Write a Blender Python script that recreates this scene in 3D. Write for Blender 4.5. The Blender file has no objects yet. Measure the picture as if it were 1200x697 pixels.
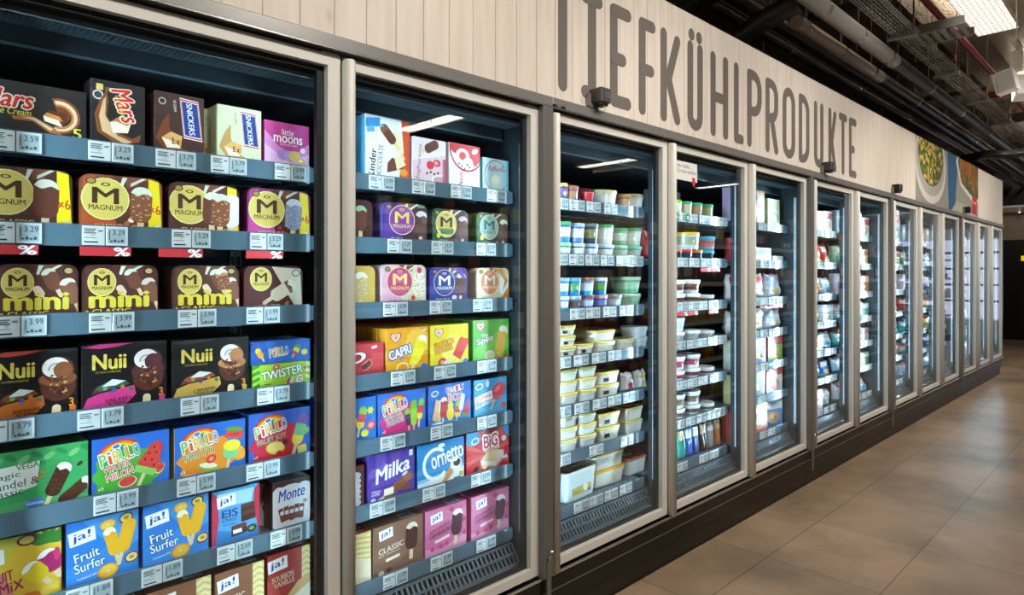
import bpy, bmesh, math, random
from mathutils import Vector, Matrix
R = random.Random(7)
SC = bpy.context.scene
COL = SC.collection
PI = math.pi
# ------------------------------------------------------------------ camera geometry (metres; x along the freezer row, y into it, z up)
FPX, VPX, HORY = 750.0, 1377.0, 320.5
EYE_D, EYE_H = 1.546, 1.31
CT = 750 / math.hypot(750, 777); ST = 777 / math.hypot(750, 777)
cam_d = bpy.data.cameras.new('camera'); cam = bpy.data.objects.new('camera', cam_d); COL.objects.link(cam)
cam_d.sensor_width = 36.0; cam_d.lens = FPX * 36.0 / 1200
cam_d.shift_y = -(348.5 - HORY) / 1200.0
cam_d.clip_start = 0.05; cam_d.clip_end = 200
cam.location = (0, -EYE_D, EYE_H)
cam.rotation_euler = (PI / 2, 0, math.atan2(ST, CT) - PI / 2)
SC.camera = cam
def sx(px, y):                       # place along the row of a photo column, at depth y
    d = EYE_D + y
    return d * (FPX / (CT * CT) / (VPX - px) - ST / CT)
def sz(px, py, y):
    return EYE_H + (HORY - py) * (EYE_D + y) / (CT * (VPX - px))
# ------------------------------------------------------------------ colours and materials
def lin(c):
    if isinstance(c, str):
        c = c.lstrip('#')
        if len(c) == 3: c = ''.join(k * 2 for k in c)
        c = [int(c[i:i + 2], 16) / 255 for i in (0, 2, 4)]
        c = [v / 12.92 if v <= .04045 else ((v + .055) / 1.055) ** 2.4 for v in c]
    return (c[0], c[1], c[2], 1.0)
def mat(name, col=None, rough=.5, metal=0.0, attr=False, noise=0, nscale=20, bump=0, emit=None, estr=0, spec=.5, coat=0, bscale=60):
    m = bpy.data.materials.new(name); m.use_nodes = True
    nt = m.node_tree; b = nt.nodes['Principled BSDF']
    b.inputs['Roughness'].default_value = rough; b.inputs['Metallic'].default_value = metal
    b.inputs['Specular IOR Level'].default_value = spec
    b.inputs['Coat Weight'].default_value = coat
    if attr:
        a = nt.nodes.new('ShaderNodeAttribute'); a.attribute_name = 'Col'
        nt.links.new(a.outputs['Color'], b.inputs['Base Color'])
    elif col is not None:
        b.inputs['Base Color'].default_value = lin(col)
        if noise:
            tc = nt.nodes.new('ShaderNodeTexCoord'); n = nt.nodes.new('ShaderNodeTexNoise')
            n.inputs['Scale'].default_value = nscale; n.inputs['Detail'].default_value = 6
            nt.links.new(tc.outputs['Object'], n.inputs['Vector'])
            mx = nt.nodes.new('ShaderNodeMix'); mx.data_type = 'RGBA'
            c = lin(col)
            mx.inputs['A'].default_value = [max(0, v * (1 - noise)) for v in c[:3]] + [1]
            mx.inputs['B'].default_value = [min(1, v * (1 + noise)) for v in c[:3]] + [1]
            nt.links.new(n.outputs['Fac'], mx.inputs['Factor']); nt.links.new(mx.outputs['Result'], b.inputs['Base Color'])
    if bump:
        tc = nt.nodes.new('ShaderNodeTexCoord'); n = nt.nodes.new('ShaderNodeTexNoise')
        n.inputs['Scale'].default_value = bscale; n.inputs['Detail'].default_value = 8
        nt.links.new(tc.outputs['Object'], n.inputs['Vector'])
        bp = nt.nodes.new('ShaderNodeBump'); bp.inputs['Strength'].default_value = bump; bp.inputs['Distance'].default_value = .02
        nt.links.new(n.outputs['Fac'], bp.inputs['Height']); nt.links.new(bp.outputs['Normal'], b.inputs['Normal'])
    if emit is not None:
        b.inputs['Emission Color'].default_value = lin(emit); b.inputs['Emission Strength'].default_value = estr
    return m
CARD = mat('printed_card', attr=True, rough=.42)
PLAS = mat('printed_plastic', attr=True, rough=.22, coat=.3)
FILM = mat('printed_film', attr=True, rough=.25, bump=.35, bscale=35)
PAPER = mat('printed_paper', attr=True, rough=.6)
BEIGE = mat('beige_aluminium', '#dad6cc', .4, .0)
GREYP = mat('grey_painted_steel', '#8d8a86', .32, .4, noise=.05, nscale=6)
POSTM = mat('dark_grey_post', '#6b6963', .4, .2, noise=.05, nscale=6)
BLACK = mat('black_plastic', '#0d0c0b', .35, noise=.2, nscale=12)
KICKM = mat('black_kick_steel', '#1b1815', .4, .1, noise=.12, nscale=10)
GASK = mat('black_gasket', '#0b0c0f', .5, noise=.2, nscale=30)
INNER = mat('freezer_liner', '#2c363d', .45, .1, noise=.1, nscale=8)
INNERD = mat('freezer_back', '#2b353d', .5, noise=.15, nscale=8)
SHELFM = mat('shelf_steel', '#6f8694', .35, .3, noise=.06, nscale=14)
RAILM = mat('price_rail_plastic', '#566f7d', .18, .0, noise=.05, nscale=10, coat=.4)
SILL = mat('sill_grey', '#57616a', .35, .2, noise=.08, nscale=10)
CHROME = mat('bright_steel', '#d6d4cf', .22, .9, noise=.05)
ZINC = mat('galvanised_steel', '#8d8c88', .38, .7, noise=.15, nscale=25)
LEDM = mat('led_diffuser', '#dfeef6', .4, emit='#bfe2ff', estr=.35)
def glass_mat():
    m = bpy.data.materials.new('door_glass'); m.use_nodes = True; nt = m.node_tree; nt.nodes.clear()
    N = nt.nodes.new
    out = N('ShaderNodeOutputMaterial'); mix = N('ShaderNodeMixShader'); tr = N('ShaderNodeBsdfTransparent'); gl = N('ShaderNodeBsdfGlossy')
    gl.inputs['Roughness'].default_value = 0.0; gl.inputs['Color'].default_value = (1, 1, 1, 1)
    tr.inputs['Color'].default_value = (.965, .985, .99, 1)
    g = N('ShaderNodeNewGeometry'); dp = N('ShaderNodeVectorMath'); dp.operation = 'DOT_PRODUCT'
    nt.links.new(g.outputs['Normal'], dp.inputs[0]); nt.links.new(g.outputs['Incoming'], dp.inputs[1])
    def mth(op, a, b):
        n = N('ShaderNodeMath'); n.operation = op
        for i, v in enumerate((a, b)):
            if v is None: continue
            if isinstance(v, (int, float)): n.inputs[i].default_value = v
            else: nt.links.new(v, n.inputs[i])
        return n.outputs[0]
    c = mth('ABSOLUTE', dp.outputs['Value'], None)
    k = mth('POWER', mth('SUBTRACT', 1.0, c), 5.0)
    f = mth('ADD', mth('MULTIPLY', k, .5), .05)
    nt.links.new(f, mix.inputs[0]); nt.links.new(tr.outputs[0], mix.inputs[1]); nt.links.new(gl.outputs[0], mix.inputs[2])
    nt.links.new(mix.outputs[0], out.inputs[0])
    return m
GLASS = glass_mat()
def clear_mat():                      # thin clear packaging plastic
    m = bpy.data.materials.new('clear_plastic'); m.use_nodes = True; b = m.node_tree.nodes['Principled BSDF']
    b.inputs['Base Color'].default_value = (.8, .86, .9, 1); b.inputs['Roughness'].default_value = .15; b.inputs['Alpha'].default_value = .45
    return m
CLEAR = clear_mat()
# ------------------------------------------------------------------ mesh collector
class MB:
    def __init__(s): s.v = []; s.f = []; s.c = []; s.m = []; s.mats = []; s.sm = []
    def mi(s, m):
        if m not in s.mats: s.mats.append(m)
        return s.mats.index(m)
    def add(s, vs, fs, m, col=None, smooth=False):
        o = len(s.v); s.v.extend([tuple(p) for p in vs]); k = s.mi(m)
        multi = isinstance(col, list)
        for i, f in enumerate(fs):
            s.f.append([o + j for j in f]); s.m.append(k); s.sm.append(smooth)
            s.c.append(lin(col[i]) if multi else (lin(col) if col is not None else (1, 1, 1, 1)))
        return s
    def box(s, x0, x1, y0, y1, z0, z1, m, col=None, ch=0.0):
        if ch <= 0:
            vs = [(x, y, z) for x in (x0, x1) for y in (y0, y1) for z in (z0, z1)]
            fs = [(0, 1, 3, 2), (4, 6, 7, 5), (0, 4, 5, 1), (2, 3, 7, 6), (0, 2, 6, 4), (1, 5, 7, 3)]
            return s.add(vs, fs, m, col)
        bm = bmesh.new(); bmesh.ops.create_cube(bm, size=1)
        for v in bm.verts: v.co = Vector(((x0 + x1) / 2 + v.co.x * (x1 - x0), (y0 + y1) / 2 + v.co.y * (y1 - y0), (z0 + z1) / 2 + v.co.z * (z1 - z0)))
        bmesh.ops.bevel(bm, geom=bm.edges[:], offset=min(ch, .45 * min(x1 - x0, y1 - y0, z1 - z0)), segments=1, affect='EDGES')
        return s.bm(bm, m, col)
    def bm(s, bm, m, col=None, smooth=False):
        bm.verts.index_update(); bmesh.ops.recalc_face_normals(bm, faces=bm.faces[:])
        s.add([v.co[:] for v in bm.verts], [[v.index for v in f.verts] for f in bm.faces], m, col, smooth); bm.free(); return s
    def prism(s, pts, y0, y1, m, col=None, smooth=False):        # outline in x,z pushed along y
        n = len(pts); vs = [(x, y0, z) for x, z in pts] + [(x, y1, z) for x, z in pts]
        fs = [list(range(n)), list(range(2 * n - 1, n - 1, -1))] + [(i, i + n, (i + 1) % n + n, (i + 1) % n) for i in range(n)]
        return s.add(vs, fs, m, col)
    def prismx(s, pts, x0, x1, m, col=None):                     # outline in y,z pushed along x
        n = len(pts); vs = [(x0, y, z) for y, z in pts] + [(x1, y, z) for y, z in pts]
        fs = [list(range(n)), list(range(2 * n - 1, n - 1, -1))] + [(i, i + n, (i + 1) % n + n, (i + 1) % n) for i in range(n)]
        return s.add(vs, fs, m, col)
    def tube(s, path, r, m, col=None, n=14, caps=True):
        P = [Vector(p) for p in path]; rings = []; up = Vector((0, 0, 1))
        for i, p in enumerate(P):
            t = (P[min(i + 1, len(P) - 1)] - P[max(i - 1, 0)]).normalized()
            a = t.cross(up) if abs(t.z) < .95 else t.cross(Vector((1, 0, 0)))
            a.normalize(); b = a.cross(t).normalized()
            rr = r[i] if isinstance(r, (list, tuple)) else r
            rings.append([p + (a * math.cos(2 * PI * k / n) + b * math.sin(2 * PI * k / n)) * rr for k in range(n)])
        vs = [q[:] for g in rings for q in g]; fs = []
        for i in range(len(P) - 1):
            for k in range(n): fs.append((i * n + k, i * n + (k + 1) % n, (i + 1) * n + (k + 1) % n, (i + 1) * n + k))
        s.add(vs, fs, m, col, True)
        if caps: s.add([q[:] for q in rings[0]], [list(range(n))], m, col); s.add([q[:] for q in rings[-1]], [list(range(n - 1, -1, -1))], m, col)
        return s
    def lathe(s, prof, m, cols=None, n=24, cx=0, cy=0, sq=None):  # prof: (r,z); sq=(wx,wy,corner) rounded rectangle
        rings = []
        for r, z in prof:
            if sq:
                wx, wy, cr = sq; pts = rrect(wx * r, wy * r, cr * min(1, r) if r > .05 else .0001, 5)
                rings.append([(cx + x, cy + y, z) for x, y in pts])
            else:
                rings.append([(cx + r * math.cos(2 * PI * k / n), cy + r * math.sin(2 * PI * k / n), z) for k in range(n)])
        n = len(rings[0])
        for i in range(len(prof) - 1):
            fs = [(k, (k + 1) % n, n + (k + 1) % n, n + k) for k in range(n)]
            s.add(rings[i] + rings[i + 1], fs, m, (cols[i] if cols else None), True)
        return s
    def build(s, name, parent=None):
        me = bpy.data.meshes.new(name); me.from_pydata(s.v, [], s.f)
        for m in s.mats: me.materials.append(m)
        me.polygons.foreach_set('material_index', s.m); me.polygons.foreach_set('use_smooth', s.sm)
        at = me.color_attributes.new('Col', 'FLOAT_COLOR', 'CORNER')
        buf = []
        for f, c in zip(s.f, s.c): buf.extend(list(c) * len(f))
        at.data.foreach_set('color', buf); me.update()
        o = bpy.data.objects.new(name, me); COL.objects.link(o)
        if parent is not None: o.parent = parent
        return o
def rrect(w, h, r, n=6):              # rounded rectangle about the origin
    r = min(r, w / 2 - 1e-5, h / 2 - 1e-5); out = []
    for cx, cy, a0 in ((w / 2 - r, h / 2 - r, 0), (-w / 2 + r, h / 2 - r, 90), (-w / 2 + r, -h / 2 + r, 180), (w / 2 - r, -h / 2 + r, 270)):
        for k in range(n + 1):
            a = math.radians(a0 + 90 * k / n); out.append((cx + r * math.cos(a), cy + r * math.sin(a)))
    return out
LABELS = {}
def tag(o, label, cat, group=None, kind=None):
    n = len(label.split())
    if not 4 <= n <= 16: print('BADLABEL', n, label)
    LABELS.setdefault(label, []).append(group)
    o['label'] = label; o['category'] = cat
    if group: o['group'] = group
    if kind: o['kind'] = kind
    return o
def struct(o): o['kind'] = 'structure'; return o
def empty(name, loc=(0, 0, 0)):
    o = bpy.data.objects.new(name, None); COL.objects.link(o); o.location = loc; o.empty_display_size = .05; return o
def dup(o, loc, rz=0.0):
    c = o.copy(); COL.objects.link(c); c.location = loc; c.rotation_euler = (0, 0, rz)
    for k in ('label', 'category', 'group'):
        if k in c: del c[k]
    for ch in list(o.children):
        d = ch.copy(); COL.objects.link(d); d.parent = c
    return c
# ------------------------------------------------------------------ lettering
_TX = {}
def text_mesh(t, off=0.0):
    k = (t, off)
    if k in _TX: return _TX[k]
    cu = bpy.data.curves.new('lettering', 'FONT'); cu.body = t; cu.size = 1; cu.offset = off; cu.fill_mode = 'BOTH'; cu.resolution_u = 3
    ob = bpy.data.objects.new('lettering', cu); COL.objects.link(ob)
    bpy.context.view_layer.update()
    dg = bpy.context.evaluated_depsgraph_get(); ev = ob.evaluated_get(dg); me = ev.to_mesh()
    vs = [v.co[:2] for v in me.vertices]; fs = [list(p.vertices) for p in me.polygons]
    ev.to_mesh_clear(); bpy.data.objects.remove(ob); bpy.data.curves.remove(cu)
    _TX[k] = (vs, fs); return _TX[k]
STEP = 7e-5
class Art:
    """flat printing: layers of ink in u,v (0..1) on a w x h face"""
    def __init__(s, w, h, m=CARD): s.w = w; s.h = h; s.L = []; s.m = m
    def raw(s, vs, fs, c): s.L.append((vs, fs, c)); return s
    def clip(s, p):
        for ax, lim, sg in ((0, 0, 1), (0, s.w, -1), (1, 0, 1), (1, s.h, -1)):
            out = []
            for i in range(len(p)):
                a, b = p[i - 1], p[i]; da, db = (a[ax] - lim) * sg, (b[ax] - lim) * sg
                if (da >= 0) != (db >= 0):
                    t = da / (da - db); out.append((a[0] + (b[0] - a[0]) * t, a[1] + (b[1] - a[1]) * t))
                if db >= 0: out.append(b)
            p = out
            if not p: return p
        return p
    def poly(s, pts, c):
        p = s.clip([(u * s.w, v * s.h) for u, v in pts])
        if len(p) > 2: s.raw(p, [list(range(len(p)))], c)
        return s
    def rect(s, u0, v0, u1, v1, c): return s.poly([(u0, v0), (u1, v0), (u1, v1), (u0, v1)], c)
    def loc(s, pts, u, v, ang, c, k=1.0):                          # pts in units of face height about u,v turned by ang
        a = math.radians(ang); ca, sa = math.cos(a), math.sin(a); H = s.h * k
        p = s.clip([(u * s.w + (x * ca - y * sa) * H, v * s.h + (x * sa + y * ca) * H) for x, y in pts])
        if len(p) > 2: s.raw(p, [list(range(len(p)))], c)
        return s
    def ell(s, u, v, rx, ry, c, ang=0, n=22): return s.loc([(rx * math.cos(2 * PI * k / n), ry * math.sin(2 * PI * k / n)) for k in range(n)], u, v, ang, c)
    def rr(s, u, v, w, h, r, c, ang=0): return s.loc(rrect(w, h, r, 5), u, v, ang, c)
    def arc(s, u, v, r0, r1, a0, a1, c, n=14, ky=1.0, ang=0):
        A = [math.radians(a0 + (a1 - a0) * k / n) for k in range(n + 1)]
        r1b = r1 if isinstance(r1, tuple) else (r1, r1); r0b = r0 if isinstance(r0, tuple) else (r0, r0)
        o = [((r1b[0] + (r1b[1] - r1b[0]) * i / n) * math.cos(a), (r1b[0] + (r1b[1] - r1b[0]) * i / n) * math.sin(a) * ky) for i, a in enumerate(A)]
        i_ = [((r0b[0] + (r0b[1] - r0b[0]) * i / n) * math.cos(a), (r0b[0] + (r0b[1] - r0b[0]) * i / n) * math.sin(a) * ky) for i, a in enumerate(A)]
        ca, sa = math.cos(math.radians(ang)), math.sin(math.radians(ang)); H = s.h
        vs = [(u * s.w + (x * ca - y * sa) * H, v * s.h + (x * sa + y * ca) * H) for x, y in o + i_]
        vs = [(min(max(x, 0), s.w), min(max(y, 0), s.h)) for x, y in vs]
        return s.raw(vs, [(i, i + 1, n + 2 + i, n + 1 + i) for i in range(n)], c)
    def splash(s, u, v, r0, r1, n, c, ang=0, sx_=1.0):
        return s.loc([((r1 if k % 2 else r0) * math.cos(PI * k / n) * sx_, (r1 if k % 2 else r0) * math.sin(PI * k / n)) for k in range(2 * n)], u, v, ang, c)
    def text(s, t, u0, v0, u1, v1, c, rot=0, shear=0, out=None, ow=.05, bold=.012):
        vs, fs = text_mesh(t)
        x0, x1 = min(p[0] for p in vs), max(p[0] for p in vs); y0, y1 = min(p[1] for p in vs), max(p[1] for p in vs)
        W, H = (u1 - u0) * s.w, (v1 - v0) * s.h; kx, ky = W / max(x1 - x0, 1e-6), H / max(y1 - y0, 1e-6)
        cx, cy = (u0 + u1) / 2 * s.w, (v0 + v1) / 2 * s.h; r = math.radians(rot); ca, sa = math.cos(r), math.sin(r)
        def put(dx, dy, col, thin):
            q = []
            for x, y in vs:
                X = (x - (x0 + x1) / 2 + dx) * kx; Y = (y - (y0 + y1) / 2 + dy) * ky; X += Y * shear
                q.append((min(max(cx + X * ca - Y * sa, 0), s.w), min(max(cy + X * sa + Y * ca, 0), s.h)))
            s.L.append((q, fs, col, thin))
        if out:
            for k in range(8): put(1.0 * (ow + bold) * math.cos(k * PI / 4), (ow + bold * .6) * math.sin(k * PI / 4), out, k > 0)
        if bold < .02: put(0, 0, c, False)
        else:
            for k, (dx, dy) in enumerate(((0, 0), (bold * .55, 0), (-bold * .55, 0), (0, bold * .35), (0, -bold * .35))[:3 if bold < .035 else 5]): put(dx, dy, c, k > 0)
        return s
    def lolly(s, u, v, ang, L, W, c, tip=None, mid=None, stick='#e7cfa6', bite=None, nuts=None):
        """ice lolly: centre of the body at u,v"""
        st = [(x, y - L * .62) for x, y in rrect(W * .3, L * .5, W * .15, 4)]; s.loc(st, u, v, ang, stick)
        r = W * .46
        b = [(x, y) for x, y in rrect(W, L, r, 6)]; s.loc(b, u, v, ang, c)
        hi = [(x - W * .22, y + L * .03) for x, y in rrect(W * .14, L * .6, W * .07, 4)]
        def band(y0, y1, cc): s.loc([(x, min(max(y, y0 * L), y1 * L)) for x, y in b], u, v, ang, cc)
        if mid: band(-.2, .16, mid)
        if tip: band(.16, .5, tip)
        if nuts:
            rr = random.Random(5)
            for _ in range(26):
                x, y = rr.uniform(-.4, .4) * W, rr.uniform(-.44, .4) * L
                s.loc([(x + p, y + q) for p, q in rrect(W * .12, W * .055, W * .02, 2)], u, v, ang + rr.uniform(-8, 8), nuts)
        if bite:
            s.loc([(x, max(y, (.29 + .035 * math.sin(x / W * 9)) * L)) for x, y in rrect(W, L, r, 8)], u, v, ang, bite)
        return s
    def ja(s, u, v, k=1.0, ang=8):
        s.loc([(-.2 * k, -.12 * k), (.2 * k, -.13 * k), (.22 * k, .12 * k), (-.19 * k, .13 * k)], u, v, ang, '#ffffff')
        w = .27 * k * s.h / s.w; s.text('ja!', u - w / 2, v - .085 * k, u + w / 2, v + .09 * k, '#16389a', rot=ang, shear=.15, bold=.03)
        return s
    def onto(s, mb, M, step=STEP):
        step = min(step, .0011 / max(1, len(s.L))); z = step
        for L in s.L:
            z += step * .3 if len(L) > 3 and L[3] else step
            mb.add([(M @ Vector((x, y, z)))[:] for x, y in L[0]], L[1], s.m, L[2])
def front_m(w, y=0.0): return Matrix(((1, 0, 0, -w / 2), (0, 0, -1, y), (0, 1, 0, 0), (0, 0, 0, 1)))
def top_m(w, z, y=0.0): return Matrix(((1, 0, 0, -w / 2), (0, 1, 0, y), (0, 0, 1, z), (0, 0, 0, 1)))
def left_m(w, d): return Matrix(((0, 0, -1, -w / 2), (-1, 0, 0, d), (0, 1, 0, 0), (0, 0, 0, 1)))
# ------------------------------------------------------------------ cartons
def carton(name, w, h, d, base, art, top=None, side=None, round_top=0.0, topart=None, sideart=None):
    """front face on y=0 looking to -y, base on z=0"""
    mb = MB(); e = .0012
    if round_top:
        r = round_top
        pts = [(-w / 2, .006), (-w / 2 + .006, 0), (w / 2 - .006, 0), (w / 2, .006)]
        for k in range(7): a = PI / 2 * k / 6; pts.append((w / 2 - r + r * math.cos(a), h - r + r * math.sin(a)))
        for k in range(7): a = PI / 2 + PI / 2 * k / 6; pts.append((-w / 2 + r + r * math.cos(a), h - r + r * math.sin(a)))
        mb.prism(pts, 0, d, CARD, base if side is None else side)
        mb.prism([(x * .992, .001 + z * .992) for x, z in pts], -.0006, 0.0004, CARD, base)
        a = Art(w, h); art(a)
        def inside(x, y):
            x, y = min(max(x, .0015), w - .0015), min(max(y, .0015), h - .0015)
            for cx in (r, w - r):
                if (x < r if cx == r else x > w - r) and y > h - r:
                    dx, dy = x - cx, y - (h - r); q = math.hypot(dx, dy)
                    if q > r - .0015: x, y = cx + dx * (r - .0015) / q, h - r + dy * (r - .0015) / q
            return x, y
        a.L = [([inside(x, y) for x, y in L[0]],) + tuple(L[1:]) for L in a.L]
        a.onto(mb, front_m(w, -.0006))
    else:
        mb.box(-w / 2, w / 2, 0, d, 0, h, CARD, base, ch=e)
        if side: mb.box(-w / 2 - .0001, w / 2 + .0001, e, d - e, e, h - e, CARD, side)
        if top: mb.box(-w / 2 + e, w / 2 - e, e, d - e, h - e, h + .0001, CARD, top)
        # glued end flap seam
        mb.box(-w / 2 - .0003, -w / 2 + .001, d * .48, d * .52, e, h - e, CARD, side or base)
        a = Art(w, h); art(a); a.onto(mb, front_m(w))
        if topart: t = Art(w, d); topart(t); t.onto(mb, top_m(w, h + .0001))
        if sideart: t = Art(d, h); sideart(t); t.onto(mb, left_m(w + .0002, d))
    return mb.build(name)
# ---- printing on the fronts ----
def caramel(a, u, v, k):
    a.arc(u, v, .0 * k, (.06 * k, .26 * k), 200, 470, '#7a3a17'); a.arc(u + .0, v, (.2 * k, .23 * k), (.33 * k, .36 * k), -110, 110, '#8a4a22')
    a.arc(u, v, (.24 * k, .24 * k), (.29 * k, .31 * k), -110, 105, '#e9c9a2'); a.arc(u, v, (.2 * k, .2 * k), (.23 * k, .24 * k), -110, 105, '#c77a3a')
    a.loc([(-.75 * k, -.1 * k), (-.45 * k, -.05 * k), (-.1 * k, -.22 * k), (.05 * k, -.36 * k), (-.15 * k, -.34 * k), (-.42 * k, -.16 * k), (-.72 * k, -.16 * k)], u, v, 0, '#b86a32')
    a.loc([(-.6 * k, -.1 * k), (-.4 * k, -.08 * k), (-.1 * k, -.26 * k), (-.14 * k, -.3 * k), (-.42 * k, -.13 * k)], u, v, 0, '#f0d3a8')
    a.loc([(-.26 * k, -.02 * k), (-.16 * k, .1 * k), (.12 * k, .08 * k), (.13 * k, -.06 * k), (.05 * k, -.2 * k), (-.24 * k, -.1 * k)], u, v, 0, '#5d2c14')
    a.loc([(-.26 * k, -.02 * k), (-.02 * k, -.06 * k), (.05 * k, -.2 * k), (-.24 * k, -.12 * k)], u, v, 0, '#fff3dc')
    a.loc([(-.26 * k, -.02 * k), (-.2 * k, .05 * k), (0, 0), (.06 * k, -.09 * k), (-.03 * k, -.075 * k)], u, v, 0, '#d98a3c')
def a_mars(a):
    a.rect(0, 0, 1, 1, '#1c1b1e'); caramel(a, .74, .47, .95)
    a.text('Mars', .05, .53, .5, .84, '#e2231b', shear=.25, out='#fff2d8', ow=.04, bold=.045)
    a.text('Ice Cream', .16, .4, .48, .52, '#f3e24f', shear=.2, bold=.02); a.text('5', .87, .1, .95, .28, '#dfe04a', bold=.03)
    a.ell(.08, .14, .055, .055, '#ffffff'); a.ell(.08, .14, .042, .042, '#1c1b1e')
def a_mars_t(a):
    a.rect(0, 0, 1, 1, '#1b191b'); a.ell(.13, .77, .07, .07, '#dfe6ea'); a.ell(.13, .77, .05, .05, '#3a4046'); a.rr(.16, .89, .09, .09, .01, '#e9d06b'); a.text('LESS', .26, .84, .36, .9, '#b9a53f', bold=.0)
    a.loc([(-.3, .12), (-.22, .36), (-.14, .5), (-.12, .34), (-.14, .1), (.02, -.12), (.2, -.18), (.32, -.1), (.3, -.22), (0, -.3), (-.26, -.14)], .48, .36, 0, '#8a4a22')
    a.loc([(-.24, .1), (-.19, .34), (-.15, .4), (-.16, .12), (0, -.16), (.2, -.23), (.1, -.28), (-.2, -.12)], .48, .36, 0, '#e0b98c')
    a.loc([(-.13, .0), (-.03, .13), (.14, .1), (.13, -.08), (-.06, -.14)], .52, .36, -12, '#fff1d8'); a.loc([(-.13, .0), (-.03, .13), (.14, .1), (.1, .02), (-.05, .04)], .52, .36, -12, '#c77a3a')
    a.text('Mars', .3, .53, .98, .78, '#e2231b', rot=-72, shear=.2, out='#fff2d8', ow=.04, bold=.045); a.text('Ice Cream', .3, .6, .78, .66, '#f3e24f', rot=-72, bold=.01)
    a.rect(0, .0, .03, 1, '#2b2627'); a.text('MARS', -.03, .8, .06, .84, '#e2231b', rot=90)
def snick(a, base, dark):
    a.rect(0, 0, 1, 1, base); a.ell(.15, .85, .055, .055, '#cfd8d8'); a.ell(.15, .85, .04, .04, base); a.text('ICE CREAM', .28, .78, .52, .82, '#ffffff' if dark else '#6b5b3b', rot=-86, bold=.01)
    for q, c in ((.34, '#ffffff'), (.325, '#d3202b'), (.3, '#ffffff'), (.285, '#173c8f')):
        a.loc([(-q * 1.02, -q * .42), (q * .9, -q * .42), (q * 1.06, q * .42), (-q * .86, q * .42)], .73, .62, -84, c)
    a.text('SNICKERS', .38, .575, 1.06, .665, '#ffffff', rot=-84, shear=.1, bold=.03)
    a.loc([(-.3, -.02), (-.2, .24), (-.1, .4), (-.1, .16), (.0, -.1), (.24, -.2), (.32, -.12), (.2, -.3), (-.16, -.22)], .42, .28, 0, '#7a3d1c' if dark else '#c99b5a')
    a.loc([(-.2, .0), (-.08, .13), (.1, .1), (.1, -.1), (-.1, -.14)], .4, .24, -8, '#e9b26a'); a.loc([(-.2, .0), (.02, -.02), (.1, -.1), (-.1, -.14)], .4, .24, -8, '#fff0d6')
    for k in range(9): a.ell(.36 + .05 * (k % 4), .2 + .035 * (k // 4), .022, .015, '#d9964a' if k % 2 else '#8a4f22', ang=40 * k)
def a_snick(a): snick(a, '#43271f', True)
def a_snickw(a): snick(a, '#d9dcb6', False)
def a_moons(a, half=False):
    a.rect(0, 0, 1, 1, '#c7398f'); a.poly([(0, 0), (1, 0), (1, .62), (.8, .42), (.55, .36), (.3, .48), (0, .8)], '#d98ac9'); a.poly([(0, 0), (1, 0), (1, .38), (.7, .24), (.3, .3), (0, .5)], '#e9b6de')
    a.text('little', .38, .73, .64, .86, '#ffffff', bold=.01); a.text('moons', .2, .56, .84, .71, '#ffffff', bold=.025); a.text('MOCHI ICE CREAM', .34, .5, .72, .54, '#ffffff', bold=0)
    a.ell(.4, .3, .13, .12, '#a48ad0'); a.ell(.56, .28, .13, .12, '#b79ddb'); a.ell(.66, .29, .13, .115, '#ead06a'); a.ell(.82, .2, .09, .07, '#e9b95b'); a.ell(.8, .2, .05, .035, '#fff2b8'); a.ell(.85, .44, .06, .06, '#f3e5ef')
def gold_m(a, u, v, rx, ry, c='#d9c565', ink='#4a2a1c', rim='#f3e7a0'):
    a.ell(u, v, rx * 1.05, ry * 1.05, rim); a.ell(u, v, rx, ry, c); a.ell(u, v + ry * .72, rx * .2, ry * .09, ink); a.ell(u, v + ry * .72, rx * .12, ry * .05, c)
    w = rx * .55 * a.h / a.w; a.text('M', u - w, v - ry * .22, u + w, v + ry * .55, ink, bold=.035)
    w = rx * .72 * a.h / a.w; a.text('MAGNUM', u - w, v - ry * .56, u + w, v - ry * .3, ink, bold=.02)
def chunks(a, c1, c2):
    a.poly([(.38, 1), (.5, 1), (.55, .78), (.44, .84)], c1); a.poly([(.53, 1), (.72, 1), (.68, .84), (.56, .8)], c2); a.poly([(.5, .98), (.56, .98), (.5, .8), (.47, .82)], '#dce6cf'); a.poly([(.6, .82), (.8, 1), (.74, 1), (.6, .88)], '#dfe6cf')
def magnum(a, bg, left, name, sticks, x6='#f4dc18', mcol='#d9c565', ncol='#e0b77a', ink='#4a2a1c', mu=.3):
    a.rect(0, 0, 1, 1, bg); chunks(a, '#5d3428', '#7d4a3a')
    if left: a.poly([(0, 0), (.46, 0), (.4, .25), (.16, 1), (0, 1)], left)
    if x6:
        a.rect(.82, 0, 1, 1, x6); a.text('×6', .84, .33, .97, .5, '#d3301f', rot=6, bold=.03)
        a.rr(.93, .1, .06, .07, .01, '#dfe7e9')
    gold_m(a, mu, .57, .36, .36, mcol, ink)
    for (u, v, c, nuts, b) in sticks: a.lolly(u, v, -2, .66, .36, c, bite=b, nuts=nuts)
    a.ell(.13, .88, .08, .06, '#3a2218'); a.ell(.13, .88, .06, .042, '#a98f4e')
    a.text(name, .16, .03, .16 + .058 * len(name), .13, ncol, bold=.02)
    a.splash(.04, .06, .03, .012, 5, '#d9c565')
def a_mag_c(a): magnum(a, '#53302a', None, 'CLASSIC', [(.7, .5, '#6a3a2c', None, '#e6ead9')], mu=.27)
def a_mag_a(a): magnum(a, '#5a3026', '#b8542a', 'ALMOND', [(.73, .5, '#8a5236', '#d9ac7a', '#dbe6d2')]); a.ell(.55, .14, .06, .045, '#b5662d', 60); a.ell(.63, .08, .07, .045, '#c97a35', 20); a.ell(.6, .2, .05, .03, '#f0e6d8', -30)
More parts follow.
